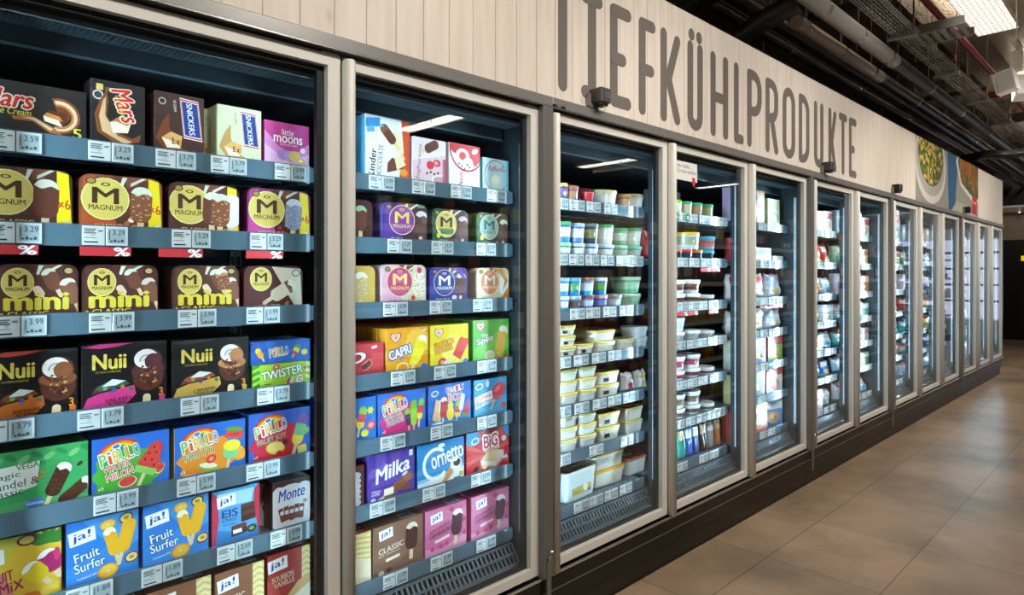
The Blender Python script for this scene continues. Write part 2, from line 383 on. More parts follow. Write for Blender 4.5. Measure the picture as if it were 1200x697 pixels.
def a_mag_m(a): magnum(a, '#56302a', None, 'CLASSIC ALMOND', [(.6, .52, '#6a3a2c', None, '#e6ead9'), (.88, .5, '#e9eadf', None, None), (.72, .5, '#8a5236', '#d9ac7a', '#dbe6d2')], mu=.28)
def a_mag_y(a): magnum(a, '#4b2a2c', '#c9479c', 'YOGHURT', [(.72, .5, '#8f98b0', '#b8c0d2', '#d6dbe6')]); [a.ell(.5 + .1 * k, .2 - .12 * k, .045, .045, '#c22846') for k in range(2)]
def mini(a, bg, names, two=False):
    a.rect(0, 0, 1, 1, bg); chunks(a, '#5d3428', '#7d4a3a'); gold_m(a, .25, .66, .23, .26)
    a.lolly(.66, .72, 25, .42, .24, '#7a4a3a', bite='#dfe8d6'); a.lolly(.9, .5, 20, .5, .26, '#8a5a48', bite='#e9e2d2'); a.lolly(.5, .5, 32, .22, .13, '#e9d6b8')
    if two: a.lolly(.74, .7, 12, .46, .27, '#8a5236', '#b98a5a', nuts='#dcb488', bite='#e8eadc')
    a.text('mini', .1, .17, .86, .47, '#e8d44a', bold=.075); a.ell(.87, .88, .085, .075, '#2e1a14'); a.ell(.87, .88, .065, .052, '#c7a86a')
    a.text(names, .13, .05, .13 + .07 * len(names), .14, '#e8d44a', bold=.03); a.splash(.06, .1, .04, .015, 5, '#d9c565')
def a_mini(a): mini(a, '#5a342f', 'CLASSIC')
def a_mini2(a): mini(a, '#5d3a2e', 'CLASSIC', True); a.text('ALMOND', .55, .05, .78, .12, '#d97a2f', bold=.02)
def a_mini3(a):
    a.rect(0, 0, 1, 1, '#572a28'); a.poly([(.46, 1), (1, 1), (1, 0), (.86, .06)], '#e3dfc4'); gold_m(a, .28, .7, .24, .26); a.ell(.88, .84, .1, .08, '#3a3432'); a.ell(.88, .84, .08, .06, '#e3dfc4')
    a.lolly(.66, .44, -58, .66, .3, '#e6e2c6', tip='#7a4a35', bite='#f3f1e2', nuts='#d7c7a0'); a.ell(.72, .14, .06, .04, '#b9864a', 30); a.text('ALMOND', .16, .04, .4, .12, '#d9862f', bold=.02); a.text('WHITE', .44, .04, .6, .12, '#e0c8a0', bold=.02)
def nuii(a, c1, c2, top, n1, n2, nutc):
    a.rect(0, 0, 1, 1, '#141313'); a.poly([(0, .96), (.2, 1), (.6, 1), (.4, .95), (.2, .93)], top); a.poly([(.6, 1), (1, 1), (1, .97), (.8, .94)], '#2a2a26')
    a.poly([(0, .02), (.5, .06), (.62, .2), (.6, .34), (.42, .3), (.2, .26), (.06, .2)], c1); a.poly([(.1, .26), (.3, .3), (.55, .36), (.5, .42), (.3, .44), (.16, .36)], c2); a.poly([(.22, .36), (.34, .46), (.5, .42), (.38, .36)], '#dfe6e2')
    for k in range(5): a.ell(.16 + .1 * k, .29 + .04 * (k % 2), .035, .028, ('#6a2b2b', '#7fa36a', '#3d5bb5', '#c97a3a', '#4a7b57')[k], 30 * k)
    a.text('Nuii', .12, .62, .5, .84, '#e0c558', bold=.06); a.text('ICE CREAM ADVENTURE', .15, .56, .44, .59, '#c7a94e', bold=0)
    a.loc([(x, y - .5) for x, y in rrect(.11, .32, .05, 4)], .77, .52, -3, '#ecd3a4')
    a.splash(.77, .5, .2, .24, 9, '#4a241c'); a.ell(.77, .45, .22, .22, '#5b2e22'); a.ell(.77, .56, .24, .1, nutc); a.ell(.77, .7, .2, .19, '#5b2e22'); a.ell(.745, .73, .17, .15, '#ece3dc'); a.arc(.745, .7, .07, .1, 20, 190, '#b9aeb4'); a.arc(.745, .7, .02, .045, 20, 190, '#b9aeb4'); a.ell(.83, .68, .12, .13, nutc)
    rr = random.Random(3)
    for _ in range(34): a.ell(.77 + rr.uniform(-.09, .09), .46 + rr.uniform(-.2, .16), .022, .014, rr.choice(['#c99a62', '#8a5232', '#3a1a14']), rr.uniform(0, 90))
    a.text(n1, .26, .12, .56, .17, '#2a1712', rot=4, bold=.02); a.text(n2, .3, .06, .52, .11, '#2a1712', rot=4, bold=.02); a.text('3', .9, .14, .95, .26, '#e08a2a', bold=.04); a.rr(.94, .1, .08, .1, .01, c1)
def a_nuii1(a): nuii(a, '#c96a25', '#7a4a1c', '#c24a33', 'AUSTRALIAN', 'MACADAMIA', '#8a5230')
def a_nuii2(a): nuii(a, '#d63a86', '#3a5a4c', '#c23a78', 'SALTED', 'BLUEBERRY', '#5b3038')
def a_nuii3(a): nuii(a, '#c9a24a', '#9a4a35', '#3a3a34', 'CARAMEL', 'TEXAN PECAN', '#b98050')
def rainbow(a, u, v, k):
    for i, c in enumerate(('#e8342c', '#f39a1e', '#f7e02a', '#3fae49')): a.arc(u, v, (.33 - .05 * i) * k, (.38 - .05 * i) * k, 25, 158, c, ky=.72, ang=14)
    a.ell(u - .04, v + .16 * k, .08 * k, .05 * k, '#ffffff', 15); a.ell(u - .04, v + .16 * k, .06 * k, .035 * k, '#4a7fd0', 15)
PIR = ('#f7e02a', '#49b04c', '#f7e02a', '#ef7d23', '#5bc23a', '#f7a51e')
def pirulo_word(a, u0, v0, u1, v1, rot):
    n = 6; du = (u1 - u0) / n; dv = math.tan(math.radians(rot)) * du * a.w / a.h
    for out in (1, 0):
        for i, ch in enumerate('PiRULO'):
            uu = u0 + du * i; vv = v0 + dv * (i - 2.5); k = .30 if ch == 'i' else .04
            a.text(ch, uu + du * k, vv, uu + du * (1 - k), vv + (v1 - v0), '#ffffff' if out else ('#7bc236', '#e94f2e', '#f7c51e', '#7bc236', '#ef8d23', '#3f9ad8')[i], rot=rot, bold=.0 if out else .03, out='#ffffff' if out else None, ow=.07)
def pirulo(a, base, blob, l1, l2, c2, fruits):
    a.rect(0, 0, 1, 1, base); a.splash(.44, .34, .42, .5, 11, blob, sx_=1.15); rainbow(a, .34, .68, .95); pirulo_word(a, .09, .56, .6, .78, 12)
    if l2:
        a.text(l1, .13, .42, .48, .54, c2, rot=12, out='#ffffff', ow=.035, bold=.025); a.text(l2, .17, .27, .52, .39, c2, rot=12, out='#ffffff', ow=.035, bold=.025)
    else: a.text(l1, .13, .37, .6 if len(l1) > 7 else .54, .5, c2, rot=10, out='#ffffff', ow=.022, bold=.02)
    fruits(a); a.text('x5', .07, .1, .14, .16, '#ffffff', bold=.01)
def melon(a, u, v, k, ang):
    a.ell(u, v, .15 * k, .1 * k, '#5aa843', ang); a.ell(u, v + .012, .135 * k, .085 * k, '#f1f0d8', ang); a.ell(u, v + .02, .12 * k, .075 * k, '#e8463f', ang)
    for j in range(4): a.ell(u - .05 + .035 * j, v + .02, .008, .012, '#2a1a16')
def a_pir_w(a):
    def f(a):
        melon(a, .44, .16, 1.1, 10); melon(a, .87, .3, .8, 60); a.loc([(x, y - .3) for x, y in rrect(.06, .3, .03, 4)], .73, .46, -24, '#e7cfa6')
        a.loc([(-.17, -.26), (.17, -.26), (.19, -.12), (-.19, -.12)], .74, .5, -24, '#8fcf6a'); a.loc([(-.19, -.14), (.19, -.14), (.1, .3), (.02, .36), (-.08, .3)], .74, .5, -24, '#e3473f')
        for x, y in ((-.06, .1), (.05, .14), (-.08, -.02), (.03, 0), (.1, -.08), (-.02, .22)): a.loc([(x + p, y + q) for p, q in rrect(.03, .05, .014, 2)], .74, .5, -24, '#33201a')
    pirulo(a, '#2f6fd0', '#4fae3c', 'WATER', 'MELON', '#e8342c', f)
def a_pir_f(a):
    def f(a):
        a.ell(.9, .32, .13, .16, '#f2a32a', 20); a.ell(.46, .16, .2, .08, '#8fc84f', -12); a.ell(.46, .18, .17, .055, '#f6f1d8', -12); a.ell(.5, .3, .1, .08, '#e33b33', 30); a.ell(.5, .3, .05, .04, '#f3a09a', 30)
        a.loc([(x, y - .42) for x, y in rrect(.06, .3, .03, 4)], .79, .5, -10, '#e7cfa6'); a.ell(.78, .36, .15, .13, '#7fcf8c'); a.ell(.8, .5, .17, .11, '#f4de3c'); a.loc([(-.19, -.02), (.19, -.02), (.15, .18), (0, .22), (-.15, .18)], .83, .66, -10, '#e5483f'); a.ell(.83, .82, .18, .045, '#5aa843', -10)
        for j in range(5): a.ell(.77 + .03 * j, .72 - .02 * (j % 2), .012, .018, '#33201a')
        a.rr(.2, .045, .24, .05, .01, '#e9efe4')
    pirulo(a, '#2f6fd0', '#f0932a', 'FRUTTI', None, '#3f9a3c', f)
def a_pir_j(a):
    def f(a):
        a.ell(.42, .26, .2, .13, '#f2d23a', -8); a.ell(.42, .27, .16, .1, '#f7e98a', -8); a.ell(.48, .12, .07, .07, '#d3263c'); a.ell(.58, .34, .06, .06, '#2b2a4a'); a.lolly(.83, .56, -17, .66, .24, '#f1d63a', tip='#7a5a9a', mid='#7ac08a'); a.ell(.93, .5, .09, .06, '#7fbf52', 40); a.rr(.86, .14, .2, .16, .02, '#e9d36a', 6)
    pirulo(a, '#2f63c4', '#d3263c', 'FRUIT JOY', None, '#2f8f3c', f)
def a_pir_k(a):
    def f(a):
        a.lolly(.74, .46, 0, .6, .18, '#9ad03c', tip='#7cbf3a'); a.lolly(.61, .38, 6, .42, .14, '#5b3a6a', tip='#8fcf4a'); a.lolly(.89, .52, -8, .5, .15, '#f1d63a', mid='#e5483f', tip='#8fcf4a'); a.ell(.2, .14, .12, .06, '#d8367f')
    pirulo(a, '#2f6fd0', '#d8367f', 'KAKTUS', 'PARADE', '#2f8f3c', f)
def a_pir_p(a):
    a.rect(0, 0, 1, 1, '#2f78d0'); a.lolly(.62, .56, -14, .5, .2, '#f1dc4a', tip='#8fcf5a', mid='#e5585f'); a.lolly(.36, .4, -20, .4, .17, '#f1dc4a', mid='#e5585f'); a.ell(.7, .2, .1, .08, '#f2e23c'); a.ell(.86, .36, .12, .1, '#e5483f', 20); a.ell(.86, .36, .07, .06, '#f3a09a', 20); a.splash(.85, .7, .1, .06, 6, '#f2e23c')
def a_pir_s(a):
    a.rect(0, 0, 1, 1, '#2f6fd0'); a.poly([(0, 0), (.3, 0), (.24, 1), (0, 1)], '#2559b0'); rainbow(a, .42, .52, .8); pirulo_word(a, .3, .32, .62, .68, 6); a.lolly(.14, .5, 30, .5, .26, '#f2a32a', tip='#f4de3c'); a.lolly(.76, .55, -30, .5, .3, '#e5483f', tip='#5aa843', mid='#f4de3c'); a.ell(.9, .4, .16, .13, '#f4de3c')
def a_twister(a):
    a.rect(0, 0, 1, 1, '#a6d52a')
    for k in range(4): a.poly([(0, .02 + .26 * k), (.12, .14 + .26 * k), (.12, .28 + .26 * k), (0, .16 + .26 * k)], '#2f9a3f'); a.poly([(.92, .05 + .26 * k), (1, .0 + .26 * k), (1, .14 + .26 * k), (.92, .19 + .26 * k)], '#e9f5da')
    a.text('TWISTER', .15, .44, .86, .78, '#ffffff', rot=7, out='#2f8f3c', ow=.05, bold=.05); a.ell(.4, .86, .14, .1, '#d3202b', 10); a.ell(.4, .86, .09, .06, '#f2b0b4', 10)
    for k in range(4): a.ell(.62 + .055 * k, .24 + .02 * k, .08, .16, ('#c9457a', '#f3ead8', '#b7d66a', '#f3ead8')[k], -25)
    a.ell(.82, .3, .13, .16, '#e9efdc'); a.arc(.82, .3, .05, .09, 0, 300, '#c9457a'); a.ell(.9, .72, .07, .07, '#e05a8a'); a.text('mini', .2, .16, .3, .26, '#2f6f3c', bold=.02)
def a_vegan(a):
    a.rect(0, 0, 1, 1, '#3fa55f')
    for k in range(9): a.ell(.06 + .115 * k, .9 - .05 * (k % 2), .09, .045, '#7fc77a' if k % 2 else '#2f8a52', 35 if k % 2 else -35)
    a.poly([(0, .22), (.52, .4), (.55, .8), (0, .74)], '#f1f3e8'); a.poly([(.0, 0), (1, 0), (1, .12), (.5, .2), (0, .14)], '#58b872')
    a.text('VEGAN', .34, .7, .6, .79, '#2f6f4a', rot=4, bold=.02); a.text('Magic', .08, .55, .38, .67, '#20382c', rot=3); a.text('Mandel &', .08, .42, .54, .54, '#20382c', rot=3); a.text('Classic', .08, .29, .4, .41, '#20382c', rot=3); a.rect(.02, .66, .12, .78, '#d3342c')
    a.lolly(.72, .44, -24, .56, .22, '#4a2a20', bite='#f0e6d2', nuts='#8a5a3a'); a.lolly(.88, .2, -52, .56, .2, '#553022', bite='#f0e6d2'); a.ell(.54, .52, .05, .03, '#b9763a', 30); a.ell(.58, .6, .04, .025, '#b9763a', -20); a.ell(.92, .64, .05, .03, '#4a2a20', 40); a.ell(.5, .13, .13, .08, '#3f86d0'); a.text('Genuss', .42, .1, .58, .16, '#ffffff', bold=0)
def a_fruitmix(a):
    a.rect(0, 0, 1, 1, '#efc23a'); a.poly([(0, 0), (.5, 0), (.3, .5), (0, .7)], '#e58a7a'); a.poly([(0, 1), (.6, 1), (.3, .6), (0, .7)], '#d5c84a'); a.poly([(.4, 1), (1, 1), (1, .8), (.7, .86)], '#f3dd7a')
    for k in range(6): a.loc([(0, 0), (.06, .12), (0, .34), (-.05, .12)], .84, .8, -70 + 28 * k, '#3f8a3c')
    a.ell(.58, .92, .12, .08, '#6a2a4a'); a.ell(.58, .92, .09, .055, '#e9d36a'); a.ja(.14, .74, .85); a.lolly(.86, .54, 24, .36, .28, '#b32a6a', bite='#ffffff'); a.lolly(.68, .42, 40, .34, .27, '#f0cf2a', bite='#ffffff')
    a.text('FRUIT', .12, .38, .42, .53, '#a31f5a', rot=6, bold=.03); a.text('MiX', .26, .22, .54, .37, '#a31f5a', rot=6, bold=.03); a.ell(.62, .08, .14, .07, '#e5862a'); a.ell(.86, .1, .12, .08, '#f0d04a'); a.ell(.94, .62, .04, .1, '#e0407a')
def a_surfer(a):
    a.rect(0, 0, 1, 1, '#2f7fd6'); a.poly([(0, 0), (1, 0), (1, .3), (.6, .55), (0, .3)], '#3a8ce0'); a.poly([(.2, 1), (1, 1), (1, .5), (.7, .4)], '#4a9ae6'); a.ja(.2, .76, .85, 10)
    for (u, v, r) in ((.56, .86, .1), (.56, .14, .13)): a.ell(u, v, r * 1.1, r * .85, '#f0962a', 12); a.ell(u, v, r * .9, r * .68, '#f7c84a', 12); a.ell(u, v, r * .2, r * .15, '#f3e09a', 12)
    for (u, v) in ((.82, .9), (.9, .26)): a.ell(u, v, .1, .085, '#7a2a4a', 15); a.ell(u, v, .08, .062, '#f3dc7a', 15); a.ell(u, v, .04, .03, '#c98a2a')
    a.lolly(.62, .58, 14, .46, .17, '#f5b62a', bite='#fff3d2'); a.lolly(.82, .62, -14, .52, .2, '#f5b62a'); a.text('Fruit', .1, .4, .44, .54, '#ffffff', rot=10, out='#1f5fb0', ow=.05, bold=.02); a.text('Surfer', .1, .24, .52, .38, '#ffffff', rot=8, out='#1f5fb0', ow=.05, bold=.02); a.text('Fruchteis am Stiel', .14, .12, .4, .16, '#ffffff', rot=8, bold=0)
def a_eis(a):
    a.rect(0, 0, 1, 1, '#5aa8dc'); a.poly([(0, 0), (1, 0), (1, .3), (.5, .2), (0, .34)], '#3a84c6'); a.poly([(0, 1), (.1, .9), (.14, .5), (.05, 0), (0, 0)], '#c8324a'); a.poly([(1, 1), (.88, .92), (.86, .6), (.96, .2), (1, 0)], '#c8324a'); a.poly([(.1, .94), (.88, .94), (.8, .7), (.14, .7)], '#a6d2ea'); a.ja(.28, .8, .8, 8)
    a.text('EIS', .2, .5, .52, .64, '#1f3f8f', bold=.05); a.text('KONFEKT', .2, .42, .52, .48, '#1f3f8f', bold=.02); a.text('MIT VANILLE', .22, .35, .5, .39, '#1f3f8f', bold=0)
    for (u, v, k) in ((.73, .6, 1), (.74, .46, 1.05), (.54, .24, 1.1)): a.loc([(-.13 * k, -.08 * k), (.12 * k, -.1 * k), (.14 * k, .06 * k), (-.1 * k, .09 * k)], u, v, 10, '#4a2a22'); a.loc([(-.1 * k, .02), (.12 * k, .0), (.12 * k, .07 * k), (-.08 * k, .09 * k)], u, v, 10, '#6a4034')
    a.loc([(-.1, -.05), (.05, -.07), (.06, .0), (-.1, .02)], .54, .24, 10, '#efe6da'); a.ell(.82, .2, .09, .07, '#4a2a22'); a.ell(.82, .2, .05, .035, '#6ab04a')
def a_monte(a):
    a.rect(0, 0, 1, 1, '#4a2a26'); a.ell(.5, .46, .5, .46, '#eceef2'); a.ell(.16, .7, .16, .2, '#eceef2'); a.ell(.84, .7, .2, .22, '#eceef2'); a.ell(.2, .2, .2, .2, '#eceef2'); a.ell(.82, .2, .22, .18, '#eceef2')
    a.text('Monte', .16, .6, .86, .84, '#1f3fae', rot=5, shear=.2, bold=.04, out='#ffffff', ow=.03)
    for k in range(5): a.rr(.24 + .13 * k, .3 + .02 * (k % 2), .11, .3, .02, '#7a3f2c', 14 - 5 * k); a.rr(.24 + .13 * k, .34, .08, .08, .01, '#e7e9f2', 14 - 5 * k)
    a.ell(.86, .5, .05, .04, '#c98a4a')
def zigzag(a, u0, u1, c1='#f0e2a6', c2='#dcc478'):
    a.rect(u0, 0, u1, 1, c1)
    for k in range(11): a.poly([(u0, .1 * k - .05), ((u0 + u1) / 2, .1 * k + .0), (u1, .1 * k - .05), (u1, .1 * k - .01), ((u0 + u1) / 2, .1 * k + .04), (u0, .1 * k - .01)], c2)
def a_waf(a):
    a.rect(0, 0, 1, 1, '#8a5a40'); zigzag(a, .76, 1); a.ja(.25, .8, .8, 8); a.text('CLASSIC', .1, .48, .6, .6, '#f3e6d2', rot=4, bold=.03); a.loc([(-.2, -.2), (.22, -.25), (.26, .14), (-.16, .2)], .64, .28, -20, '#5b3426'); a.loc([(-.16, -.14), (.2, -.19), (.22, .1), (-.13, .16)], .64, .28, -20, '#6d4030')
def a_bv(a):
    a.rect(0, 0, 1, 1, '#b03a35'); a.poly([(0, 0), (.5, 0), (.2, .5), (0, .6)], '#c9524a'); zigzag(a, .8, 1); a.ja(.22, .82, .8, 8); a.text('BOURBON', .1, .56, .6, .65, '#f7e4c6', rot=6, bold=.02); a.text('VANILLE', .14, .46, .62, .55, '#f7e4c6', rot=6, bold=.02)
    a.loc([(-.34, -.2), (.1, -.26), (.36, .1), (.3, .24), (.0, .16), (-.3, -.06)], .74, .3, 8, '#e0b878'); a.loc([(-.3, -.22), (.12, -.28), (.34, .02), (.36, .1), (.02, .0), (-.32, -.12)], .74, .3, 8, '#f4ead0'); a.ell(.14, .26, .08, .07, '#3a1c1c'); a.ell(.44, .14, .1, .05, '#f0d28a', 30); a.ell(.5, .2, .1, .04, '#f0d28a', -30)
def a_jac(a):
    a.rect(0, 0, 1, 1, '#8a6654'); a.poly([(0, 0), (1, 0), (1, .5), (.5, .2), (0, .3)], '#7d5948'); a.ja(.24, .82, .8, 8); a.text('CLASSIC', .1, .46, .6, .57, '#f3e6d8', rot=6, bold=.03); a.text('MIT VANILLE', .1, .4, .52, .43, '#f3e6d8', rot=6, bold=0); a.rr(.38, .3, .34, .06, .02, '#efe0d0', 6)
    a.lolly(.76, .62, -2, .56, .3, '#4b2a24', bite='#f2ece2'); a.ell(.3, .08, .06, .05, '#4b2a24'); a.ell(.15, .06, .07, .05, '#e9eee9')
def a_jah(a):
    a.rect(0, 0, 1, 1, '#cf6a98'); a.poly([(0, 0), (1, 0), (1, .3), (.4, .1), (0, .2)], '#e39abb'); a.poly([(0, 1), (.4, 1), (.7, .8), (1, .9), (1, .6), (.5, .7), (0, .5)], '#d97ca6'); a.ja(.26, .8, .8, 8); a.text('JOGHURT-', .1, .52, .62, .61, '#5b2a3a', rot=10, bold=.02); a.text('HIMBEERE', .1, .42, .64, .51, '#5b2a3a', rot=10, bold=.02); a.rr(.4, .32, .4, .06, .02, '#f7dbe6', 8)
    a.lolly(.76, .58, -6, .58, .3, '#4a2228', bite='#f3e4e8')
    for (u, v) in ((.16, .16), (.5, .2), (.36, .18), (.94, .3), (.93, .6), (.62, .9)): a.ell(u, v, .05, .05, '#c42a54'); a.ell(u - .01, v + .01, .02, .02, '#e05a7c')
# second cabinet
def a_kinder(a):
    a.rect(0, 0, 1, 1, '#eef1f2'); a.poly([(.74, 0), (1, 0), (1, 1), (.8, 1), (.86, .5)], '#e0582c'); a.loc([(-.16, 0), (.1, .04), (.1, .18), (-.16, .14)], .2, .8, 0, '#2f8fd0'); a.loc([(-.14, .0), (.0, .02), (0, .1), (-.14, .08)], .2, .72, 0, '#5fb2e2')
    a.text('Kinder', -.12, .2, .42, .31, '#20232a', rot=84, bold=.04); a.text('K', .095, .02, .205, .09, '#d3202b', rot=84, bold=.05); a.text('CHOCOLATE', -.04, .22, .66, .31, '#2f6fb8', rot=84, bold=.03)
    a.lolly(.7, .62, 30, .34, .17, '#f0e4b8', bite=None); a.lolly(.5, .74, 44, .36, .16, '#6a3a2a', tip='#8a5a40'); a.loc([(-.16, -.08), (.16, -.1), (.16, .02), (.02, .12), (-.1, .06)], .62, .26, 20, '#6a3a2a'); a.loc([(.0, -.1), (.2, -.06), (.16, .1), (.02, .12)], .66, .28, 20, '#e9dcae'); a.splash(.36, .86, .04, .02, 5, '#5fb2e2'); a.ell(.86, .16, .08, .06, '#f1a03a')
def a_yogur(a):
    a.rect(0, 0, 1, 1, '#e9c9d4'); a.poly([(0, .5), (1, .7), (1, 1), (0, 1)], '#efe6ea'); a.text('Joghurette', -.24, .42, .62, .54, '#7a3a5a', rot=84, shear=.2, bold=.01); a.lolly(.56, .84, -62, .4, .2, '#6a3a2c'); a.ell(.52, .44, .1, .09, '#d3303c'); a.ell(.72, .5, .1, .08, '#d3303c'); a.ell(.7, .5, .05, .045, '#f3b0ac'); a.ell(.84, .14, .26, .12, '#f3eef0'); a.ell(.84, .14, .2, .08, '#c9a6b4'); [a.ell(.42 + .11 * k, .26 + .03 * (k % 2), .03, .025, '#5b2430') for k in range(4)]
    a.rect(.9, .0, 1, .6, '#c95a7a')
def a_raff_r(a):
    a.rect(0, 0, 1, 1, '#f0eae8'); a.poly([(0, 1), (1, 1), (1, .66), (.86, .56), (.1, .8), (0, .9)], '#d3303c'); a.arc(.56, .9, .46, .5, 180, 350, '#c22a38'); a.ell(.42, .74, .2, .17, '#e9d9d6'); a.ell(.42, .74, .1, .09, '#d3303c'); a.ell(.6, .6, .15, .13, '#f3ece2'); a.ell(.6, .6, .1, .08, '#e0d2c2'); [a.ell(.3 + .09 * k, .56 - .05 * (k % 3), .025, .02, '#6a3040') for k in range(7)]; a.text('Raffaello', .0, .1, .7, .2, '#c22a38', rot=84, shear=.2, bold=.02); a.ell(.82, .88, .1, .06, '#f3dede', 30)
def a_raff_b(a):
    a.rect(0, 0, 1, 1, '#a9d6dc'); a.arc(.5, .5, .44, .47, 40, 320, '#c9404c'); a.text('Raffaello', .22, .64, .86, .8, '#c9404c', shear=.2, bold=.02); a.ell(.5, .36, .2, .2, '#d9e6c6'); a.ell(.5, .4, .15, .12, '#eef2e0'); a.rect(.92, 0, 1, 1, '#7fbac4')
def a_mag_p(a): a.rect(0, 0, 1, 1, '#4a2a28'); a.lolly(.55, .55, 0, .62, .34, '#6a3f36', nuts='#7d5044', bite='#9cc4a4'); a.rr(.3, .08, .1, .06, .01, '#d9c9a0')
def a_mag_k(a):
    magnum(a, '#4a2c3a', '#5b3a96', 'CHILL', [(.86, .5, '#5b3a34', '#7a5548', '#e8e2ea')], x6=None, mcol='#8a3f9a', ink='#e6cf5a', mu=.42, ncol='#f0e2f2'); a.ell(.62, .07, .04, .04, '#4a6ad0'); a.rr(.86, .94, .24, .06, .02, '#6aa84a')
def a_mag_v(a): magnum(a, '#4a2a26', '#24553a', 'VEGAN', [(.84, .5, '#6a4038', None, '#d7b6c0')], x6=None, mcol='#cfc06a', mu=.38, ncol='#f0e2a2'); a.ell(.16, .24, .07, .07, '#e6d62a'); a.ell(.64, .12, .05, .05, '#c22846'); a.poly([(.2, .42), (.58, .42), (.55, .3), (.24, .3)], '#2f7a46')
def a_mag_g(a): magnum(a, '#4a2a26', '#24553a', 'VEGAN', [(.86, .5, '#6a4038', '#93654f', '#dfe6d2')], x6=None, mcol='#9cc4ae', mu=.4, ncol='#f0e2a2', ink='#2f6a7a'); a.ell(.16, .24, .07, .07, '#e6d62a'); a.ell(.64, .1, .06, .04, '#d9b98a', 30)
def a_mag_gold(a): a.rect(0, 0, 1, 1, '#d2b45a'); a.poly([(0, 1), (.3, 1), (.5, .5), (.2, .4), (0, .6)], '#6a4030'); a.lolly(.5, .5, 0, .7, .4, '#c9b880', nuts='#e9dfb4', bite='#f3f3e6')
def a_mag_e(a): magnum(a, '#d9d6b4', '#dba9bd', 'EUPHORIA', [(.84, .5, '#e9e6d0', '#b5476a', None)], x6=None, mcol='#c4497e', ink='#ead47a', mu=.4, ncol='#b5477a'); a.ell(.7, .16, .06, .06, '#d3303c'); a.ell(.66, .06, .07, .05, '#e6c83a'); a.ell(.84, .86, .07, .08, '#c4496a')
def a_mag_d(a): magnum(a, '#4a2f8a', '#2a3a9a', 'DOUBLE', [(.82, .52, '#5b3430', '#8a5a48', '#cfd2e2')], x6=None, mcol='#2a3a8f', ink='#f0ecd0', mu=.38, ncol='#f0ecd0'); a.ell(.64, .14, .09, .07, '#e6e2ea'); a.ell(.7, .05, .06, .05, '#8a4f32'); a.poly([(.55, 1), (.8, 1), (.95, .7), (.9, .66), (.7, .9)], '#7a3fa6')
def a_mag_w(a): magnum(a, '#e4d6b4', '#e9e2cc', 'REMIX', [(.84, .5, '#e9efe6', None, None)], x6=None, mcol='#dc8a5a', ink='#f3ece0', mu=.4, ncol='#c98a3a'); a.poly([(.5, 1), (.8, 1), (.96, .6), (.8, .3), (.86, .6), (.7, .86)], '#dd9a3c'); a.poly([(.96, .4), (1, .5), (1, 0), (.7, 0)], '#dd8a2c')
def a_hippo(a): a.rect(0, 0, 1, 1, '#d24a52'); a.poly([(0, 0), (1, .3), (1, .0)], '#c03c48'); a.text('PO', .05, .4, .62, .7, '#ffffff', rot=12, bold=.08, out='#a92b3a', ow=.03); a.rr(.66, .36, .36, .22, .08, '#f0d9bc', 34); a.rr(.66, .36, .32, .18, .06, '#7a4a36', 34); a.ell(.6, .32, .1, .07, '#5b3430', 34); a.ell(.22, .2, .1, .1, '#ffffff'); a.ell(.36, .3, .06, .05, '#e9c06a'); a.rr(.8, .88, .2, .08, .03, '#f3e3e3', 12)
def heart(a, u, v, k):
    for q, c in ((1, '#c9202b'), (.8, '#ffffff'), (.6, '#c9202b'), (.42, '#ffffff'), (.26, '#c9202b')):
        a.loc([(0, -.13 * q * k), (.12 * q * k, -.02 * q * k), (.15 * q * k, .06 * q * k), (.1 * q * k, .12 * q * k), (0, .07 * q * k), (-.1 * q * k, .12 * q * k), (-.15 * q * k, .06 * q * k), (-.12 * q * k, -.02 * q * k)], u, v, 0, c)
def a_capri(a):
    a.rect(0, 0, 1, 1, '#e8a01f'); a.splash(.74, .66, .34, .3, 12, '#f2bd44'); heart(a, .22, .79, 1.0); a.loc([(-.1, 0), (.12, .0), (.3, .6), (.18, .68), (.06, .6)], .62, .14, -4, '#f0e020'); a.lolly(.78, .5, -24, .66, .26, '#f2e628', bite='#f7f4d8'); a.text('CAPRI', .06, .36, .58, .56, '#ffffff', rot=14, out='#1f5fb8', ow=.08, bold=.06); a.text('eis', .3, .3, .5, .35, '#1f5fb8', rot=14); a.ell(.38, .1, .17, .13, '#f6d98a'); a.ell(.38, .1, .13, .09, '#e89a2a'); a.ell(.9, .06, .1, .1, '#2f6fd0'); a.rr(.9, .92, .1, .05, .02, '#f7e6c0', 20)
def a_flutsch(a):
    a.rect(0, 0, 1, 1, '#ecd91f'); a.splash(.6, .4, .4, .34, 10, '#f4e96a'); heart(a, .22, .82, .95); a.loc([(-.16, -.16), (.12, -.2), (.2, .3), (.14, .36), (.02, .32), (-.06, .34), (-.12, .24)], .76, .36, -22, '#df4038'); a.text('FLUTSCH', .1, .5, .6, .63, '#e8c81f', rot=12, out='#c8342c', ow=.06, bold=.04); a.text('FINGER', .12, .36, .58, .49, '#e8c81f', rot=12, out='#c8342c', ow=.06, bold=.04); a.ell(.3, .12, .12, .1, '#df4038', 20); a.ell(.3, .12, .06, .05, '#f3b0a8', 20); a.ell(.44, .08, .13, .08, '#f6eed2'); a.ell(.93, .06, .09, .09, '#2f6fd0')
def a_split(a):
    a.rect(0, 0, 1, 1, '#58b83a'); a.poly([(0, .3), (1, .9), (1, .3), (.5, 0), (0, 0)], '#7acb4a'); heart(a, .2, .85, .95); a.text('Split', .1, .42, .56, .6, '#ffffff', rot=10, out='#2f7f34', ow=.05, bold=.04); a.text('The', .22, .6, .4, .68, '#ffffff', rot=10, bold=.02); a.lolly(.78, .5, -16, .7, .3, '#e8b43a', bite='#f6f0dc'); a.ell(.46, .14, .16, .13, '#f1ead6'); a.ell(.46, .14, .11, .08, '#cfe0a0'); a.ell(.68, .08, .13, .07, '#e89a2a'); a.ell(.9, .08, .09, .08, '#e0602a')
